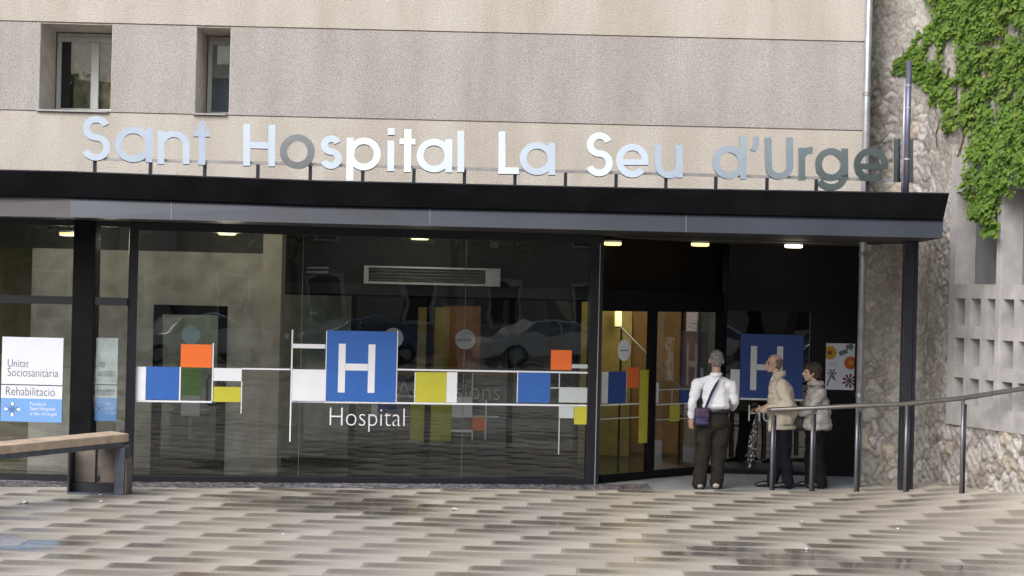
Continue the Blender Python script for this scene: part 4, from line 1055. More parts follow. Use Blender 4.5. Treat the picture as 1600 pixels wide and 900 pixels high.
# ------------------------------------------------------------------ handrail on the ramp
hrp = [(1206, 27.35, 640), (1268, 27.25, 637.5), (1338, 27.0, 634), (1415, 26.6, 631), (1503, 26.0, 622)]
hd = thing('handrail', (4.1, 27.0, 0.02), 'steel handrail on round posts along the entrance ramp', 'handrail')
tops = []
for i, (x, d, y) in enumerate(hrp):
    tp = Pd(x + 2, y, d); tops.append(tp)
    one(lambda m: m.tube([(tp.x, d, ramp_h(tp.x, d) - .01), (tp.x, d, tp.z - .02)], .021, 14), 'post', M['poststeel'], hd, smooth=True)
    one(lambda m: m.tube([(tp.x + .035, d + .01, ramp_h(tp.x, d) - .01), (tp.x + .035, d + .01, tp.z - .07)], .012, 10), 'post_strip', M['post'], hd, smooth=True)
t0 = Pd(1199, 641, 27.37); t6 = Pd(1600, 607, 25.25); t7 = Pd(1660, 600, 24.8)
one(lambda m: m.tube([t0] + tops + [t6, t7], .029, 14), 'rail', M['handsteel'], hd, smooth=True)

# ------------------------------------------------------------------ bench
bz = .69
F1_, B1_ = Pz(201.7, 677.5, bz), Pz(174, 673.4, bz); F0_, B0_ = Pz(0, 696.7, bz), Pz(0, 685, bz)
F0_ = F1_ + (F0_ - F1_) * 1.75; B0_ = B1_ + (F1_ - B1_) * 0 + (F0_ - F1_)
bn = thing('bench', Pz(150, 773), 'weathered timber bench on a blue grey steel box leg in front of the glazing', 'bench')
def lerp4(a, b, t): return a + (b - a) * t
def plank(m, t0, t1):
    a, b, c, d = lerp4(F0_, B0_, t0), lerp4(F1_, B1_, t0), lerp4(F1_, B1_, t1), lerp4(F0_, B0_, t1)
    dn = Vector((0, 0, -.088)); m.hexa([a + dn, b + dn, c + dn, d + dn], [a, b, c, d])
for i in range(3): one(lambda m: plank(m, i / 3 + .006, (i + 1) / 3 - .006), 'seat_plank', M['seatwood'], bn, bevel=.008)
dv = (F1_ - F0_).normalized()
def beam(m):
    dn = Vector((0, 0, -.089)); d2 = Vector((0, 0, -.143))
    for t in (.04, .85):
        a, b = lerp4(F0_, B0_, t), lerp4(F1_, B1_, t) - dv * .06; c, d = lerp4(F1_, B1_, t + .1) - dv * .06, lerp4(F0_, B0_, t + .1)
        m.hexa([a + d2, b + d2, c + d2, d + d2], [a + dn, b + dn, c + dn, d + dn])
one(beam, 'beam', M['benchsteel'], bn)
LD = 24.62
BLP = Plane((0, LD), (1, 0))
ls0, ls1, ls2 = BLP.sz(105.5, 740)[0], BLP.sz(179, 740)[0], BLP.sz(194, 740)[0]
ltz = .60
def legf(m):
    m.pbox(BLP, ls1, ls2, .012, ltz - .06, -.42, 0)
    m.pbox(BLP, ls0, ls1, .012, .035, -.42, 0)
one(legf, 'leg', M['benchsteel'], bn, bevel=.004)
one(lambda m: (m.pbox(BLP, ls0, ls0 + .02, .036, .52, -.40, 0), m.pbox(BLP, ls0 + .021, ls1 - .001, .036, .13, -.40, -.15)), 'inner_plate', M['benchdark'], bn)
one(lambda m: (m.pbox(BLP, ls0 + .03, (ls0 + ls1) / 2 - .004, .131, ltz - .07, -.40, -.25), m.pbox(BLP, (ls0 + ls1) / 2 + .06, ls1 - .002, .131, ltz - .07, -.40, -.25)), 'back_block', M['benchblock'], bn)
def cblock(m):
    a, b = ls2 + .001, BLP.sz(196.5, 760)[0]
    z = [(a, .012), (b, .012), (b, .28), (a + .012, .42), (a, .42)]
    fr = [BLP.at(s, zz, -.03) for s, zz in z]; bk = [BLP.at(s, zz, -.42) for s, zz in z]
    m.add(fr + bk, [tuple(range(5)), tuple(range(9, 4, -1))] + [(i, (i + 1) % 5, 5 + (i + 1) % 5, 5 + i) for i in range(5)])
one(cblock, 'end_block', M['benchblock'], bn)
# far leg, outside the frame to the left
q = lerp4(F0_, B0_, .5)
one(lambda m: m.box(q.x - .05, q.x + .35, q.y + .1, q.y + .3, .012, .545), 'leg', M['benchsteel'], bn)

# ------------------------------------------------------------------ petals and paper scraps on the slabs
petal = mk('white petal', (.75, .74, .70), .7)
def scrap(x, y, r, lab, grp):
    p = Pz(x, y, .022); p.z = .022 + ramp_h(p.x, p.y); rr = random.Random(int(x * 3 + y)); m = MB()
    n = 7; ring = [p + Vector((math.cos(2 * math.pi * i / n) * r * rr.uniform(.7, 1.1) * 1.6, math.sin(2 * math.pi * i / n) * r * rr.uniform(.7, 1.1) * 3, rr.uniform(-.004, .012))) for i in range(n)]
    m.add([p + Vector((0, 0, r * .9))] + ring + [p - Vector((0, 0, .006))], [(0, 1 + i, 1 + (i + 1) % n) for i in range(n)] + [(n + 1, 1 + (i + 1) % n, 1 + i) for i in range(n)])
    o = m.build('scrap', petal)
    o['label'] = lab; o['category'] = 'scrap'; o['group'] = grp
G1 = 'white scraps lying on the paving'
for x, y, r, lab in [(40, 785, .022, 'white scrap on the wet patch left of the bench leg'), (157, 774, .018, 'white scrap touching the foot of the bench leg'), (157, 784, .016, 'white scrap just below the bench leg on the paving'),
                     (61, 765.5, .012, 'small white scrap near the glass left of the bench leg'), (710, 796, .028, 'largest pale scrap in the middle of the paving'), (1253, 815, .013, 'white speck on the paving below the man in beige'), (1260, 858, .012, 'white speck on the nearest slabs below the handrail'),
                     (1403, 826, .010, 'white speck on the smooth wet slabs below the canopy column'), (443, 835, .010, 'tiny pale speck on the slabs below the concrete wall')]:
    scrap(x, y, r, lab, G1)

# ------------------------------------------------------------------ people
def ico(sub):
    bm = bmesh.new(); bmesh.ops.create_icosphere(bm, subdivisions=sub, radius=1.0)
    v = [x.co.copy() for x in bm.verts]; f = [tuple(y.index for y in x.verts) for x in bm.faces]; bm.free(); return v, f
ICO = ico(2)
class Blob:
    """limbs and masses as overlapping balls, fused into one continuous skin"""
    def __init__(self): self.m = MB()
    def ball(self, c, r, R=None):
        r = Vector(r) if isinstance(r, (tuple, list)) else Vector((r, r, r)); c = Vector(c)
        R = R or Matrix.Identity(3)
        self.m.add([c + R @ Vector((v.x * r.x, v.y * r.y, v.z * r.z)) for v in ICO[0]], ICO[1])
    def seg(self, a, b, ra, rb, R=None):
        a, b = Vector(a), Vector(b)
        ma = min(ra) if isinstance(ra, (tuple, list)) else ra; mb = min(rb) if isinstance(rb, (tuple, list)) else rb
        n = max(2, int((b - a).length / (min(ma, mb) * .35)) + 1)
        for i in range(n + 1):
            t = i / n
            if isinstance(ra, (tuple, list)): r = tuple(p + (q - p) * t for p, q in zip(ra, rb))
            else: r = ra + (rb - ra) * t
            self.ball(a.lerp(b, t), r, R)
    def chain(self, pts, rs, R=None):
        for i in range(len(pts) - 1): self.seg(pts[i], pts[i + 1], rs[i], rs[i + 1], R)
    def done(self, name, mat, parent, voxel=.012, smooth=6, wrinkle=0.0, wscale=9.0, cut=None):
        me = bpy.data.meshes.new('raw'); me.from_pydata(self.m.v, [], self.m.f); me.update()
        o = bpy.data.objects.new('raw', me); COL.objects.link(o)
        r = o.modifiers.new('r', 'REMESH'); r.mode = 'VOXEL'; r.voxel_size = voxel
        s = o.modifiers.new('s', 'SMOOTH'); s.factor = .5; s.iterations = smooth
        dg = bpy.context.evaluated_depsgraph_get()
        out = bpy.data.meshes.new_from_object(o.evaluated_get(dg))
        bpy.data.objects.remove(o); bpy.data.meshes.remove(me)
        if cut is not None:
            bm = bmesh.new(); bm.from_mesh(out)
            bmesh.ops.delete(bm, geom=[f for f in bm.faces if cut(f.calc_center_median())], context='FACES')
            bm.to_mesh(out); bm.free()
        if wrinkle:
            nn = [v.normal.copy() for v in out.vertices]
            for v, n in zip(out.vertices, nn):
                c = v.co
                w = mnoise.noise(Vector((c.x * wscale, c.y * wscale, c.z * wscale * 1.6))) + .5 * mnoise.noise(Vector((c.x * wscale * 2.6 + c.z * 6, c.y * wscale * 2.4, c.z * wscale * 3.6)))
                w = abs(w) ** .8 * (1 if w > 0 else -1)
                v.co = c + n * w * wrinkle
        out.name = name
        out.materials.clear(); out.materials.append(mat)
        out.polygons.foreach_set('use_smooth', [True] * len(out.polygons))
        return link(name, out, parent)
def basis(face):
    """columns: right hand side, facing direction, up"""
    f = Vector((face[0], face[1], 0)).normalized(); r = f.cross(Vector((0, 0, 1)))
    return Matrix((r, f, Vector((0, 0, 1)))).transposed()
SKIN = mk('skin', (.45, .285, .21), .55, var=.12, scale=14)
SKIN2 = mk('pale skin', (.54, .37, .30), .55, var=.08, scale=14)
def cloth(name, col, var=.1, bump=.12, rough=.85): return mk(name, col, rough, var=var, scale=7, bump=bump, bscale=90, spec=.2)
def head(b, c, B, k=1.0, thin=1.0):
    """c: centre of the skull; B columns right, facing, up"""
    W_ = lambda x, y, z: Vector(c) + B @ Vector((x * k, y * k, z * k))
    b.ball(W_(0, -.012, .028), (.076 * k, .096 * k, .092 * k), B)
    b.ball(W_(0, .022, -.035), (.062 * k * thin, .072 * k, .075 * k), B)
    b.ball(W_(0, .055, -.088), (.034 * k, .034 * k, .026 * k), B)             # chin
    b.ball(W_(0, .078, .022), (.045 * k, .018 * k, .012 * k), B)              # brow
    b.seg(W_(0, .090, .012), W_(0, .112, -.028), .011 * k, .016 * k)          # nose
    b.ball(W_(0, .088, -.055), (.024 * k, .013 * k, .007 * k), B); b.ball(W_(0, .086, -.068), (.021 * k, .013 * k, .008 * k), B)
    for s in (-1, 1):
        b.ball(W_(.045 * s, .058, -.022), (.022 * k, .024 * k, .022 * k), B)  # cheek
        b.ball(W_(.078 * s, -.004, -.012), (.011 * k, .022 * k, .034 * k), B) # ear
    return W_
def eyes(W_, B, parent, k=1.0):
    for s in (-1, 1):
        q = Blob(); q.ball(W_(.031 * s, .080, .004), (.013 * k, .010 * k, .008 * k), B)
        q.done('eye', mk('dark eye', (.03, .025, .02), .25) if 'dark eye' not in bpy.data.materials else bpy.data.materials['dark eye'], parent, voxel=.003, smooth=2)
def hand(b, wr, fd, pd, k=1.0, curl=.6, thumb=1):
    """wr wrist, fd finger direction, pd palm normal direction"""
    fd = Vector(fd).normalized(); pd = Vector(pd); pd = (pd - fd * pd.dot(fd)).normalized(); sd = fd.cross(pd) * thumb
    wr = Vector(wr); pc = wr + fd * .055 * k
    R = Matrix((sd, fd, pd)).transposed()
    b.ball(pc, (.040 * k, .050 * k, .016 * k), R); b.ball(wr + fd * .015, (.029 * k, .03 * k, .021 * k), R)
    for i, (o, L) in enumerate(((.030, .075), (.010, .083), (-.011, .078), (-.030, .060))):
        p = wr + fd * .092 * k + sd * o * k; d = fd.copy()
        for j, f in enumerate((.45, .32, .23)):
            a = curl * (0.5 + .5 * j); d = (d * math.cos(a) + pd * math.sin(a)).normalized() if j == 0 else (d * math.cos(curl * .8) + (pd - d * pd.dot(d)).normalized() * math.sin(curl * .8)).normalized()
            p2 = p + d * L * f * k; b.seg(p, p2, .0088 * k, .0078 * k); p = p2
    p = wr + fd * .035 * k + sd * .032 * k; d = (fd * .7 + sd * .75 + pd * .35).normalized(); p2 = p + d * .040 * k; b.seg(p, p2, .0115 * k, .0095 * k); b.seg(p2, p2 + (fd * .85 + pd * .4).normalized() * .032 * k, .0095 * k, .008 * k)
def shoe(b, ank, B, L=.27, w=.045):
    a = Vector(ank); z = a.z
    T = lambda x, y, zz: Vector((a.x, a.y, 0)) + B @ Vector((x, y, zz))
    b.seg(T(0, -.045, .042), T(0, .10, .040), (w, .05, .040), (w * 1.02, .05, .038), B)
    b.seg(T(0, .10, .038), T(.004, L - .10, .026), (w * 1.05, .05, .036), (w * .95, .05, .024), B)
    b.seg(T(0, -.02, .06), T(0, -.015, .10), .042, .042)
def sole_cut(z): return None

# ---- the man in the white shirt, seen from behind
d = 27.45
Q = lambda x, y, dy=0.0: Pd(x, y, d + dy)
base = Pz(1108, 764.5, 0)
pa = thing('person', (base.x, d, 0), 'grey haired man in a white shirt with a shoulder bag, seen from behind', 'person')
B = basis((.06, 1))
def shift(p, x=0, y=0, z=0): return Vector((p[0] + x, p[1] + y, p[2] + z))
hl, hr_ = Q(1104, 662), Q(1129, 662)
kl, kr = Q(1098.5, 708, .02), Q(1124, 708, .03); al, ar = Q(1092.5, 752, -.02), Q(1119.5, 752, .02); al.z = ar.z = .10
shl, shr = Q(1089, 600), Q(1143, 601.5); el_, er_ = Q(1081.5, 630, -.01), Q(1148, 627, .05); wl_, wr_ = Q(1080.5, 652, .05), Q(1143, 637, .26)
neck = Q(1119, 590, .01)
b = Blob()
hc_ = Q(1119.5, 563, .02)
Wf = head(b, hc_, B, 1.08)
b.seg(Q(1119, 577, -.005), shift(neck, 0, 0, -.05), .058, .066)
b.seg(shift(neck, 0, 0, -.10), Q(1117, 640), (.11, .07, .08), (.12, .09, .08), B); b.seg(shl, shr, .035, .035)
b.chain([shl, el_, wl_], [.040, .036, .029]); b.chain([shr, er_, wr_], [.040, .036, .029])
b.chain([hl, kl, al], [.078, .055, .042]); b.chain([hr_, kr, ar], [.078, .055, .042]); b.seg(Q(1117, 640), Q(1117, 662), (.14, .1, .1), (.15, .1, .1), B)
hand(b, wl_, (-.05, .12, -1), (.7, .75, 0), 1.0, .55, -1); hand(b, wr_, (-.75, .6, -.1), (0, .2, -1), 1.0, .6, 1)
b.done('body', SKIN, pa, voxel=.0075, smooth=3)
b = Blob()
b.ball(Wf(0, -.020, .034), (.087, .105, .097), B); b.seg(Wf(0, -.055, .0), Wf(0, -.048, -.050), (.078, .055, .05), (.066, .046, .03), B)
b.done('hair', mk('grey hair', (.22, .212, .205), .8, var=.35, scale=55, bump=.5, bscale=160), pa, voxel=.007, smooth=4, wrinkle=.004, wscale=28, cut=lambda c: (B.transposed() @ (c - Vector(hc_))).y > .048 and (B.transposed() @ (c - Vector(hc_))).z < .075)
b = Blob()
w0 = Q(1118.5, 641.5, .0)
b.seg(shift(neck, 0, .0, -.055), Q(1118, 615), (.145, .10, .09), (.168, .122, .1), B)
b.seg(Q(1118, 615), shift(w0, 0, 0, .06), (.168, .122, .1), (.172, .132, .08), B); b.seg(shift(w0, 0, 0, .06), shift(w0, 0, 0, .035), (.182, .14, .05), (.165, .125, .04), B)
b.chain([shift(shl, .03, 0, .0), shl, el_, shift(wl_, 0, -.0, .035)], [.070, .068, .058, .047]); b.chain([shift(shr, -.03, 0, 0), shr, er_, shift(wr_, .01, -.03, .0)], [.070, .068, .058, .047])
b.seg(shift(shl, .06, 0, .028), neck + Vector((-.02, 0, -.02)), .055, .062); b.seg(shift(shr, -.06, 0, .028), neck + Vector((.02, 0, -.02)), .055, .062)
shirt = b.done('shirt', cloth('white cotton shirt', (.76, .78, .84), .03, .1), pa, voxel=.011, smooth=5, wrinkle=.010, wscale=10)
b = Blob(); b.chain([neck + B @ Vector((.062 * math.cos(t), .062 * math.sin(t) - .006, .034)) for t in [i * math.pi / 8 for i in range(17)]], [(.018, .018, .03)] * 17)
b.done('collar', cloth('shirt collar', (.78, .80, .86), .02, .05), shirt, voxel=.006, smooth=3)
b = Blob(); b.chain([wl_ + Vector((0, -.0, .045)), wl_ + Vector((0, 0, .012))], [.051, .043]); b.done('cuff', bpy.data.materials['shirt collar'], shirt, voxel=.007, smooth=3)
b = Blob()
b.seg(shift(w0, 0, 0, -.01), Q(1117.5, 664), (.166, .128, .05), (.178, .138, .09), B)
b.chain([hl, kl, shift(al, 0, 0, -.03)], [.110, .096, .088]); b.chain([hr_, kr, shift(ar, 0, 0, -.03)], [.110, .096, .088])
b.done('trousers', cloth('dark olive trousers', (.021, .018, .014), .15), pa, voxel=.011, smooth=5, wrinkle=.013, wscale=6.5)
b = Blob(); b.chain([w0 + B @ Vector((.170 * math.cos(t), .132 * math.sin(t), -.004)) for t in [i * math.pi / 12 for i in range(25)]], [(.012, .012, .021)] * 25)
b.done('belt', mk('black leather belt', (.012, .012, .016), .4), pa, voxel=.007, smooth=2)
for a in (al, ar):
    b = Blob(); shoe(b, a, basis((-.12 if a is al else .2, 1)), .28, .047); sh = b.done('shoe', mk('light grey trainer', (.34, .32, .29), .7, var=.2, scale=20) if 'light grey trainer' not in bpy.data.materials else bpy.data.materials['light grey trainer'], pa, voxel=.008, smooth=3)
b = Blob(); b.chain([wl_ + B @ Vector((.030 * math.cos(t), .024 * math.sin(t), .004)) for t in [i * math.pi / 6 for i in range(13)]], [.0065] * 13); b.done('watch', mk('steel watch', (.5, .5, .5), .3, metal=1), pa, voxel=.003, smooth=1)
# bag
bgc = Q(1097, 651, -.165)
bag = thing('shoulder_bag', bgc, 'dark blue shoulder bag hanging on the hip of the man in the white shirt', 'bag')
bagm = mk('navy bag fabric', (.028, .024, .085), .5, var=.35, scale=9, bump=.2, bscale=60)
b = Blob(); Rb = Matrix.Rotation(-.06, 3, 'Y')
for sx in (-1, 1):
    for szz in (-1, 1): b.ball(bgc + Vector((.062 * sx, 0, .078 * szz)), (.034, .034, .034))
for k in range(9):
    for j in range(11): b.ball(bgc + Vector((-.062 + .124 * k / 8, 0, -.08 + .16 * j / 10)), (.028, .042, .028))
b.done('pouch', bagm, bag, voxel=.008, smooth=4, wrinkle=.006, wscale=14)
b = Blob()
for k in range(9):
    for j in range(6): b.ball(bgc + Vector((-.062 + .124 * k / 8, -.018, .005 + .08 * j / 5)), (.03, .036, .022))
b.done('flap', mk('plum bag flap', (.055, .028, .075), .45, var=.3, scale=12), bag, voxel=.008, smooth=3)
def strapf(m):
    pts = [Q(1102, 640, -.155), Q(1106, 629, -.163), Q(1112, 614, -.160), Q(1119, 601, -.142), Q(1125, 590.5, -.105), Q(1129, 585.5, -.055), Q(1130, 585, .0), Q(1128, 592, .10)]
    ts = []
    for i, p in enumerate(pts):
        t = (pts[min(i + 1, len(pts) - 1)] - pts[max(0, i - 1)]).normalized(); ts.append(t.cross(Vector((0, 1, .25 if i < 4 else 1.5))).normalized() * .017)
    for i in range(len(pts) - 1):
        a, c = pts[i], pts[i + 1]; o = Vector((0, -.006, .002))
        m.hexa([a - ts[i], a + ts[i], c + ts[i + 1], c - ts[i + 1]], [a - ts[i] + o, a + ts[i] + o, c + ts[i + 1] + o, c - ts[i + 1] + o])
one(strapf, 'strap', mk('navy webbing', (.022, .022, .085), .6), bag)

# ---- the man in the beige jacket, walking to the left
d = 27.85
pb = thing('person', (Pd(1221, 765, d).x, d, 0), 'balding man in a beige jacket and navy trousers facing left with an umbrella', 'person')
B = basis((-.93, .30)); BH = basis((-.98, -.02))
hc_ = Q(1209.5, 568, 0)
b = Blob(); Wf = head(b, hc_, BH, .98, .92)
nk = Q(1216, 591, .0)
b.seg(Q(1212.5, 580), nk, .052, .060)
sn, sf = Q(1222, 603, -.17), Q(1214, 603, .17)
en, wn_ = Q(1231, 633, -.24), Q(1199, 637.5, -.22)
ef, wf_ = Q(1212, 632, .2), Q(1190, 640, .10)
hn, hf = Q(1225, 672, -.08), Q(1219, 672, .08)
kn, kf = Q(1226, 716, -.08), Q(1213, 716, .08); an, af = Q(1232, 754, -.10), Q(1206, 754, .05); an.z = af.z = .1
b.seg(shift(nk, 0, 0, -.08), Q(1222, 668), (.10, .07, .08), (.12, .09, .08), B); b.seg(sn, sf, .035, .035); b.seg(nk, shift(nk, 0, 0, -.09), .06, .06)
b.chain([sn, en, wn_], [.05, .04, .028]); b.chain([sf, ef, wf_], [.05, .04, .028])
b.chain([hn, kn, an], [.075, .052, .04]); b.chain([hf, kf, af], [.075, .052, .04])
hand(b, wn_, (-1, .05, -.05), (0, .5, -1), .98, .75, 1); hand(b, wf_, (-1, 0, .0), (0, -.6, -1), .98, .8, -1)
b.done('body', SKIN, pb, voxel=.0075, smooth=3)
eyes(Wf, BH, pb)
b = Blob()
b.ball(Wf(0, -.030, .012), (.083, .088, .080), BH); b.seg(Wf(0, -.062, -.01), Wf(0, -.052, -.05), (.07, .042, .04), (.055, .035, .03), BH)
b.done('hair', mk('short grey fringe of hair', (.15, .12, .10), .8, var=.3, scale=50, bump=.4, bscale=150), pb, voxel=.006, smooth=3, cut=lambda c: (lambda q: q.y > -.008 or q.z > .052 + .0 * q.y)(BH.transposed() @ (c - Vector(hc_))))
b = Blob()
wj = Q(1222, 668, 0)
b.seg(shift(nk, 0, 0, -.075), Q(1218.5, 620), (.175, .12, .09), (.195, .155, .1), B)
b.seg(Q(1218.5, 620), Q(1221, 650), (.195, .155, .1), (.195, .165, .09), B); b.seg(Q(1221, 650), shift(wj, .0, 0, .05), (.195, .165, .08), (.185, .165, .06), B)
b.seg(shift(sn, -.01, .05, .0), nk + Vector((.01, -.03, -.03)), .075, .06); b.seg(shift(sf, 0, -.05, 0), nk + Vector((.01, .03, -.03)), .075, .06)
b.chain([sn, en, wn_ + Vector((.03, 0, 0))], [.088, .074, .052]); b.chain([sf, ef, wf_ + Vector((.03, 0, 0))], [.088, .074, .052])
b.chain([Q(1222, 600, 0), Q(1229, 612, 0), Q(1233, 645, 0)], [.075, .095, .105])   # full, rounded back
b.seg(Q(1207, 658, -.02), Q(1206, 671, -.02), (.10, .05, .05), (.10, .045, .04), B)  # front skirt hanging lower
jk = b.done('jacket', cloth('beige jacket cloth', (.50, .455, .375), .05, .1), pb, voxel=.011, smooth=5, wrinkle=.016, wscale=6.0)
b = Blob(); b.chain([nk + B @ Vector((.068 * math.cos(t), .068 * math.sin(t) - .008, .034 - .03 * math.sin(t))) for t in [i * math.pi / 8 for i in range(17)]], [(.020, .020, .040)] * 17)
b.done('jacket_collar', bpy.data.materials['beige jacket cloth'], jk, voxel=.006, smooth=3)
b = Blob(); b.chain([nk + B @ Vector((.055 * math.cos(t), .056 * math.sin(t) + .006, .046 - .026 * math.sin(t))) for t in [i * math.pi / 8 for i in range(17)]], [(.014, .014, .028)] * 17); b.seg(nk + B @ Vector((-.03, .06, .0)), nk + B @ Vector((-.02, .085, -.06)), .022, .018)
b.done('shirt_collar', bpy.data.materials['shirt collar'], pb, voxel=.006, smooth=3)
b = Blob(); b.chain([wj + B @ Vector((.176 * math.cos(t), .155 * math.sin(t), .005)) for t in [i * math.pi / 12 for i in range(25)]], [(.016, .016, .03)] * 25)
b.done('hem_band', bpy.data.materials['beige jacket cloth'], jk, voxel=.008, smooth=3, wrinkle=.005, wscale=14)
b = Blob()
b.seg(Q(1222, 664), Q(1222, 676), (.15, .13, .06), (.15, .13, .08), B)
b.chain([hn, kn, shift(an, 0, 0, -.035)], [.105, .088, .078]); b.chain([hf, kf, shift(af, 0, 0, -.035)], [.105, .088, .078])
b.done('trousers', cloth('dark navy trousers', (.006, .007, .013), .2), pb, voxel=.011, smooth=5, wrinkle=.012, wscale=6.5)
BS = basis((-1, .12))
blk = mk('black shoe leather', (.013, .012, .013), .35, var=.2)
for a in (an, af): b = Blob(); shoe(b, a, BS, .27, .046); b.done('shoe', blk, pb, voxel=.008, smooth=3)
# umbrella in his hand
u0, u1 = Q(1182.5, 640, .0), Q(1170.5, 741, -.02)
um = thing('umbrella', u0, 'folded black and white patterned umbrella hanging from the hand of the man in beige', 'umbrella')
def umb_mat():
    m = bpy.data.materials.new('flecked umbrella cloth'); m.use_nodes = True; nt = m.node_tree; b = nt.nodes['Principled BSDF']; b.inputs['Roughness'].default_value = .6
    tc = nt.nodes.new('ShaderNodeTexCoord'); v = nt.nodes.new('ShaderNodeTexNoise'); v.inputs['Scale'].default_value = 34; v.inputs['Detail'].default_value = 2; nt.links.new(tc.outputs['Object'], v.inputs['Vector'])
    r = nt.nodes.new('ShaderNodeValToRGB'); r.color_ramp.interpolation = 'CONSTANT'; e = r.color_ramp.elements; e[0].color = (.012, .011, .013, 1); e[1].color = (.42, .38, .38, 1); e[1].position = .605
    e2 = r.color_ramp.elements.new(.565); e2.color = (.11, .09, .10, 1)
    nt.links.new(v.outputs['Fac'], r.inputs['Fac']); nt.links.new(r.outputs[0], b.inputs['Base Color']); return m
ax = (u1 - u0).normalized(); sx_ = ax.cross(Vector((0, 1, 0))).normalized(); sy_ = ax.cross(sx_)
def umf(m):
    Lc = (u1 - u0).length; rr = random.Random(5)
    prof = [(.16, .016), (.22, .026), (.32, .031), (.45, .044), (.60, .050), (.74, .042), (.86, .026), (.94, .014)]
    n = 24; k = len(m.v)
    for t, r in prof:
        for j in range(n):
            w = 2 * math.pi * j / n; q = r * (1 + .30 * math.sin(8 * w + 5 * t) + .1 * math.sin(3 * w + 9 * t)); m.v.append(tuple(u0 + ax * Lc * t + sx_ * q * math.cos(w) + sy_ * q * math.sin(w)))
    for i in range(len(prof) - 1):
        for j in range(n): m.f.append((k + i * n + j, k + i * n + (j + 1) % n, k + (i + 1) * n + (j + 1) % n, k + (i + 1) * n + j))
    m.f.append(tuple(k + j for j in range(n))); m.f.append(tuple(k + (len(prof) - 1) * n + j for j in range(n)))
one(umf, 'canopy', umb_mat(), um, smooth=True)
one(lambda m: m.tube([u0 + ax * .02, u1 + ax * .01], [.006, .004], 8), 'shaft', M['black'], um)
one(lambda m: m.tube([u0 + ax * .12, u0 + ax * .02, u0 - ax * .04, u0 - ax * .07 - sx_ * .02, u0 - ax * .06 - sx_ * .05, u0 - ax * .03 - sx_ * .06], .011, 10), 'handle', mk('dark umbrella handle', (.03, .02, .02), .4), um, smooth=True)

# ---- the woman in the grey jacket
d = 27.95
pc_ = thing('person', (Pd(1276, 765, d).x, d, 0), 'dark haired woman in a shiny grey jacket and black trousers facing left', 'person')
B = basis((-.95, .22)); BH = basis((-1, -.05))
hc_ = Q(1268, 582, 0)
b = Blob(); Wf = head(b, hc_, BH, .95)
nk = Q(1275, 603)
b.seg(Q(1271, 592), nk, .046, .052)
sn, sf = Q(1281, 614, -.15), Q(1273, 614, .15); en, wn_ = Q(1267, 640, -.19), Q(1249, 646, -.08); ef, wf_ = Q(1262, 640, .17), Q(1247, 648, .06)
hn, hf = Q(1277, 676, -.08), Q(1272, 676, .08); kn, kf = Q(1277, 716, -.08), Q(1268, 716, .08); an, af = Q(1283, 755, -.07), Q(1266, 755, .05); an.z = af.z = .1
b.seg(shift(nk, 0, 0, -.08), Q(1276, 668), (.10, .07, .07), (.12, .09, .08), B); b.seg(sn, sf, .035, .035); b.seg(nk, shift(nk, 0, 0, -.09), .052, .055)
b.chain([sn, en, wn_], [.046, .038, .026]); b.chain([sf, ef, wf_], [.046, .038, .026]); b.chain([hn, kn, an], [.075, .052, .038]); b.chain([hf, kf, af], [.075, .052, .038])
hand(b, wn_, (-.8, .3, -.2), (0, .4, -1), .9, .8, 1); hand(b, wf_, (-.8, -.3, -.2), (0, -.4, -1), .9, .8, -1)
b.done('body', SKIN2, pc_, voxel=.0075, smooth=3)
eyes(Wf, BH, pc_, .95)
b = Blob()
b.ball(Wf(0, -.030, .044), (.100, .110, .095), BH); b.seg(Wf(0, -.06, .02), Wf(0, -.066, -.055), (.094, .070, .06), (.08, .06, .05), BH); b.ball(Wf(0, .055, .075), (.06, .04, .03), BH)
for s in (-1, 1): b.seg(Wf(.07 * s, .035, .045), Wf(.078 * s, .012, -.01), .024, .018)
b.done('hair', mk('dark brown hair', (.050, .034, .024), .65, var=.4, scale=45, bump=.5, bscale=120), pc_, voxel=.007, smooth=3, wrinkle=.008, wscale=24, cut=lambda c: (lambda q: q.y > .03 and q.z < .045 and abs(q.x) < .068)(BH.transposed() @ (c - Vector(hc_))))
b = Blob()
b.seg(shift(nk, 0, 0, -.07), Q(1277, 628), (.165, .12, .08), (.19, .155, .1), B); b.seg(Q(1277, 628), Q(1276, 668), (.19, .16, .1), (.20, .195, .06), B)
b.seg(shift(sn, -.01, .05, 0), nk + Vector((0, -.03, -.03)), .075, .06); b.seg(shift(sf, 0, -.05, 0), nk + Vector((0, .03, -.03)), .075, .06)
b.chain([sn, en, wn_ + Vector((.02, 0, 0))], [.085, .070, .05]); b.chain([sf, ef, wf_ + Vector((.02, 0, 0))], [.085, .070, .05])
jk = b.done('jacket', mk('shiny grey taupe nylon', (.36, .342, .335), .42, var=.08, scale=7, bump=.12, bscale=80, spec=.5), pc_, voxel=.011, smooth=5, wrinkle=.016, wscale=7.5)
b = Blob(); b.chain([nk + B @ Vector((.080 * math.cos(t), .072 * math.sin(t), .032)) for t in [i * math.pi / 8 for i in range(17)]], [.036] * 17)
b.done('hood_collar', bpy.data.materials['shiny grey taupe nylon'], jk, voxel=.008, smooth=3, wrinkle=.014, wscale=16)
b = Blob(); b.seg(Q(1275, 664), Q(1275, 678), (.15, .13, .06), (.155, .14, .08), B); b.chain([hn, kn, shift(an, 0, 0, -.035)], [.108, .09, .078]); b.chain([hf, kf, shift(af, 0, 0, -.035)], [.108, .09, .078])
b.done('trousers', cloth('black trousers', (.007, .007, .008), .2), pc_, voxel=.011, smooth=5, wrinkle=.012, wscale=6.5)
for a in (an, af): b = Blob(); shoe(b, a, BS, .25, .042); b.done('shoe', blk, pc_, voxel=.008, smooth=3)
hb = thing('handbag', Q(1247, 655, -.03), 'dark handbag held in front of the grey jacket between the two walkers', 'bag')
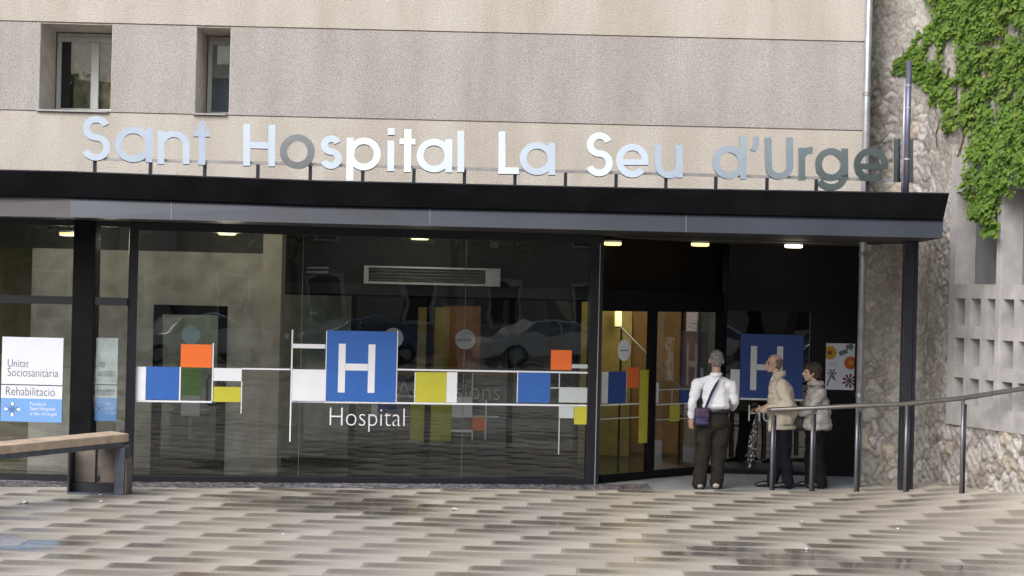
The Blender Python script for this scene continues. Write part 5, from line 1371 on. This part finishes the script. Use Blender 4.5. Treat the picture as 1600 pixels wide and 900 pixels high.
hbc = Q(1247, 660, -.02); b = Blob()
for k in range(9):
    for j in range(9): b.ball(hbc + Vector((-.05 + .10 * k / 8, 0, -.075 + .15 * j / 8)), (.03, .05, .03))
b.done('pouch', mk('charcoal bag leather', (.03, .028, .032), .4, var=.3, scale=10, bump=.2), hb, voxel=.009, smooth=4, wrinkle=.008, wscale=13)
one(lambda m: m.tube([hbc + Vector((.04, 0, .08)), hbc + Vector((.035, 0, .15)), hbc + Vector((0, 0, .175)), hbc + Vector((-.035, 0, .15)), hbc + Vector((-.04, 0, .08))], .008, 8), 'handle', M['black'], hb, smooth=True)

# ------------------------------------------------------------------ the far side of the square, seen mirrored in the glass and the steel letters
def block(x0, x1, y, h, mat, label, wins, rows):
    t = thing('town_house', ((x0 + x1) / 2, y, 0), label, 'building')
    one(lambda m: m.box(x0, x1, y - 9, y, 0, h), 'wall', mat, t)
    one(lambda m: m.box(x0 - .3, x1 + .3, y - 9.3, y + .35, h + .002, h + .28), 'roof', M['soffit'], t)
    n = wins
    for r in range(rows):
        for i in range(n):
            cx = x0 + (x1 - x0) * (i + .5) / n; z = 1.0 + r * 3.0
            fr = one(lambda m: (m.box(cx - .62, cx - .5, y + .002, y + .09, z, z + 1.75), m.box(cx + .5, cx + .62, y + .002, y + .09, z, z + 1.75), m.box(cx - .5, cx + .5, y + .002, y + .09, z + 1.62, z + 1.75), m.box(cx - .62, cx + .62, y + .002, y + .14, z - .1, z - .001)), 'window', M['reveal'], t)
            one(lambda m: m.box(cx - .499, cx + .499, y + .003, y + .03, z, z + 1.619), 'pane', M['darkwall'], fr)
hm1 = mk('brown grey house wall', (.30, .265, .225), .9, var=.15, scale=.6); hm2 = mk('pale grey house wall', (.40, .39, .37), .9, var=.12, scale=.6)
block(-46, -14, -24, 9.2, hm1, 'brown grey town house across the square, facing the left part of the glazing', 9, 3)
block(-13.6, 9, -25, 10.2, hm2, 'pale grey town house across the square, straight opposite the entrance', 8, 3)
block(9.4, 44, -24.5, 9.6, hm1, 'brown grey town house across the square, beyond the tallest tree', 10, 3)
def tree(x, y, h, r, seed, label, n=4200):
    rng = random.Random(seed)
    t = thing('street_tree', (x, y, 0), label, 'tree', 'trees across the square')
    limbs = []
    def tr(m):
        m.tube([(x, y, -.05), (x + .05, y, h * .18), (x - .03, y + .05, h * .36), (x, y, h * .62)], [.2, .16, .13, .05], 10)
        for i in range(9):
            a = i * 2.4; z0 = h * (.30 + .04 * i); e = Vector((x + math.cos(a) * r * .75, y + math.sin(a) * r * .75, z0 + h * (.12 + .02 * (i % 4)))); limbs.append(e)
            m.tube([(x, y, z0), Vector((x, y, z0)).lerp(e, .5) + Vector((0, 0, .2)), e], [.07, .05, .02], 7)
    one(tr, 'trunk', mk('tree bark', (.10, .075, .055), .9, var=.2, bump=.4) if 'tree bark' not in bpy.data.materials else bpy.data.materials['tree bark'], t, smooth=True)
    cl = []
    for i in range(34):
        a, q = rng.uniform(0, 6.28), rng.random() ** .5; zz = rng.uniform(-1, 1)
        cl.append((Vector((x + math.cos(a) * r * q * (1 - .35 * zz * zz), y + math.sin(a) * r * q * (1 - .35 * zz * zz), h * .64 + zz * h * .34)), rng.uniform(.5, 1.15) * r * .3, rng.random()))
    V = []; FC = []; CL = []
    for i in range(n):
        c, cr, tn = cl[rng.randrange(len(cl))]
        dirv = Vector((rng.gauss(0, 1), rng.gauss(0, 1), rng.gauss(0, 1))).normalized(); p = c + dirv * cr * rng.random() ** .4
        s = rng.uniform(.09, .18); nrm = (dirv + Vector((0, 0, .6)) + Vector((rng.gauss(0, .5), rng.gauss(0, .5), rng.gauss(0, .5)))).normalized(); a = nrm.orthogonal().normalized(); bb = nrm.cross(a)
        k = len(V); V += [tuple(p - a * s), tuple(p + bb * s * .6), tuple(p + a * s), tuple(p - bb * s * .6)]; FC.append((k, k + 1, k + 2, k + 3))
        g = (.13 + .07 * tn, .21 + .09 * tn, .07 + .03 * tn, 1); CL += [g] * 4
    me = bpy.data.meshes.new('crown'); me.from_pydata(V, [], FC); me.update()
    ca = me.color_attributes.new('leaf_col', 'FLOAT_COLOR', 'POINT'); ca.data.foreach_set('color', np.array(CL, dtype=np.float32).reshape(-1)); me.materials.append(M['leaf']); link('crown', me, t)
tree(8.5, -9, 11.5, 3.6, 1, 'tall leafy tree across the square to the right, mirrored in the last steel letters')
tree(14.5, -12, 12.5, 4.4, 2, 'broadest leafy tree across the square, rightmost of the row', 5200)
tree(-2.5, -15, 7.5, 2.4, 3, 'smallest leafy tree across the square, opposite the big window', 3000)
tree(-15, -14, 8.5, 3.0, 4, 'leafy tree across the square to the far left', 3000)

def parked_car(x, y, col, label):
    t = thing('parked_car', (x, y, 0.015), label, 'car', 'cars parked across the square')
    side = [(-2.1, .35), (-2.12, .62), (-1.95, .82), (-1.25, .93), (-.55, 1.40), (.75, 1.44), (1.55, 1.0), (2.05, .93), (2.12, .6), (2.08, .35)]
    def w_of(z): return .86 if z < .95 else .86 - (z - .95) * .42
    def body(m):
        n = len(side); m.add([(x + a, y + w_of(z), z) for a, z in side] + [(x + a, y - w_of(z), z) for a, z in side], [tuple(range(n)), tuple(range(2 * n - 1, n - 1, -1))] + [(i, (i + 1) % n, n + (i + 1) % n, n + i) for i in range(n)])
    paint = mk('car paint', col, .25, metal=.2, var=.02, coat=.6)
    one(body, 'body', paint, t, bevel=.05)
    for q in (1, -1):
        one(lambda m: m.quad(*[(x + a, y + q * (w_of(z) + .006), z) for a, z in ((-1.05, .97), (-.52, 1.34), (.12, 1.36), (.12, .97))]), 'window', M['dglass'], t)
        one(lambda m: m.quad(*[(x + a, y + q * (w_of(z) + .006), z) for a, z in ((.18, .97), (.18, 1.36), (.72, 1.37), (1.3, 1.0))]), 'window', M['dglass'], t)
        for ax in (-1.3, 1.3):
            wh = one(lambda m: m.tube([(x + ax, y + q * .70, .32), (x + ax, y + q * .88, .32)], .31, 24), 'wheel', M['darkwall'], t)
            one(lambda m: m.tube([(x + ax, y + q * .881, .32), (x + ax, y + q * .895, .32)], .19, 18), 'rim', M['railsteel'], wh)
        one(lambda m: m.box(x - 2.13, x - 2.0, y + q * .62 - .15, y + q * .62 + .15, .62, .76), 'headlight', M['signwhite'], t)
        one(lambda m: m.box(x + 2.02, x + 2.14, y + q * .66 - .12, y + q * .66 + .12, .68, .84), 'tail_light', M['orange'], t)
parked_car(6.2, -11, (.70, .71, .73), 'silver car parked across the square, mirrored beside the black column')
parked_car(11.5, -12, (.10, .14, .30), 'dark blue car parked across the square between the silver and the white car')
parked_car(17.5, -11.5, (.78, .78, .76), 'white car parked across the square, rightmost of the row')
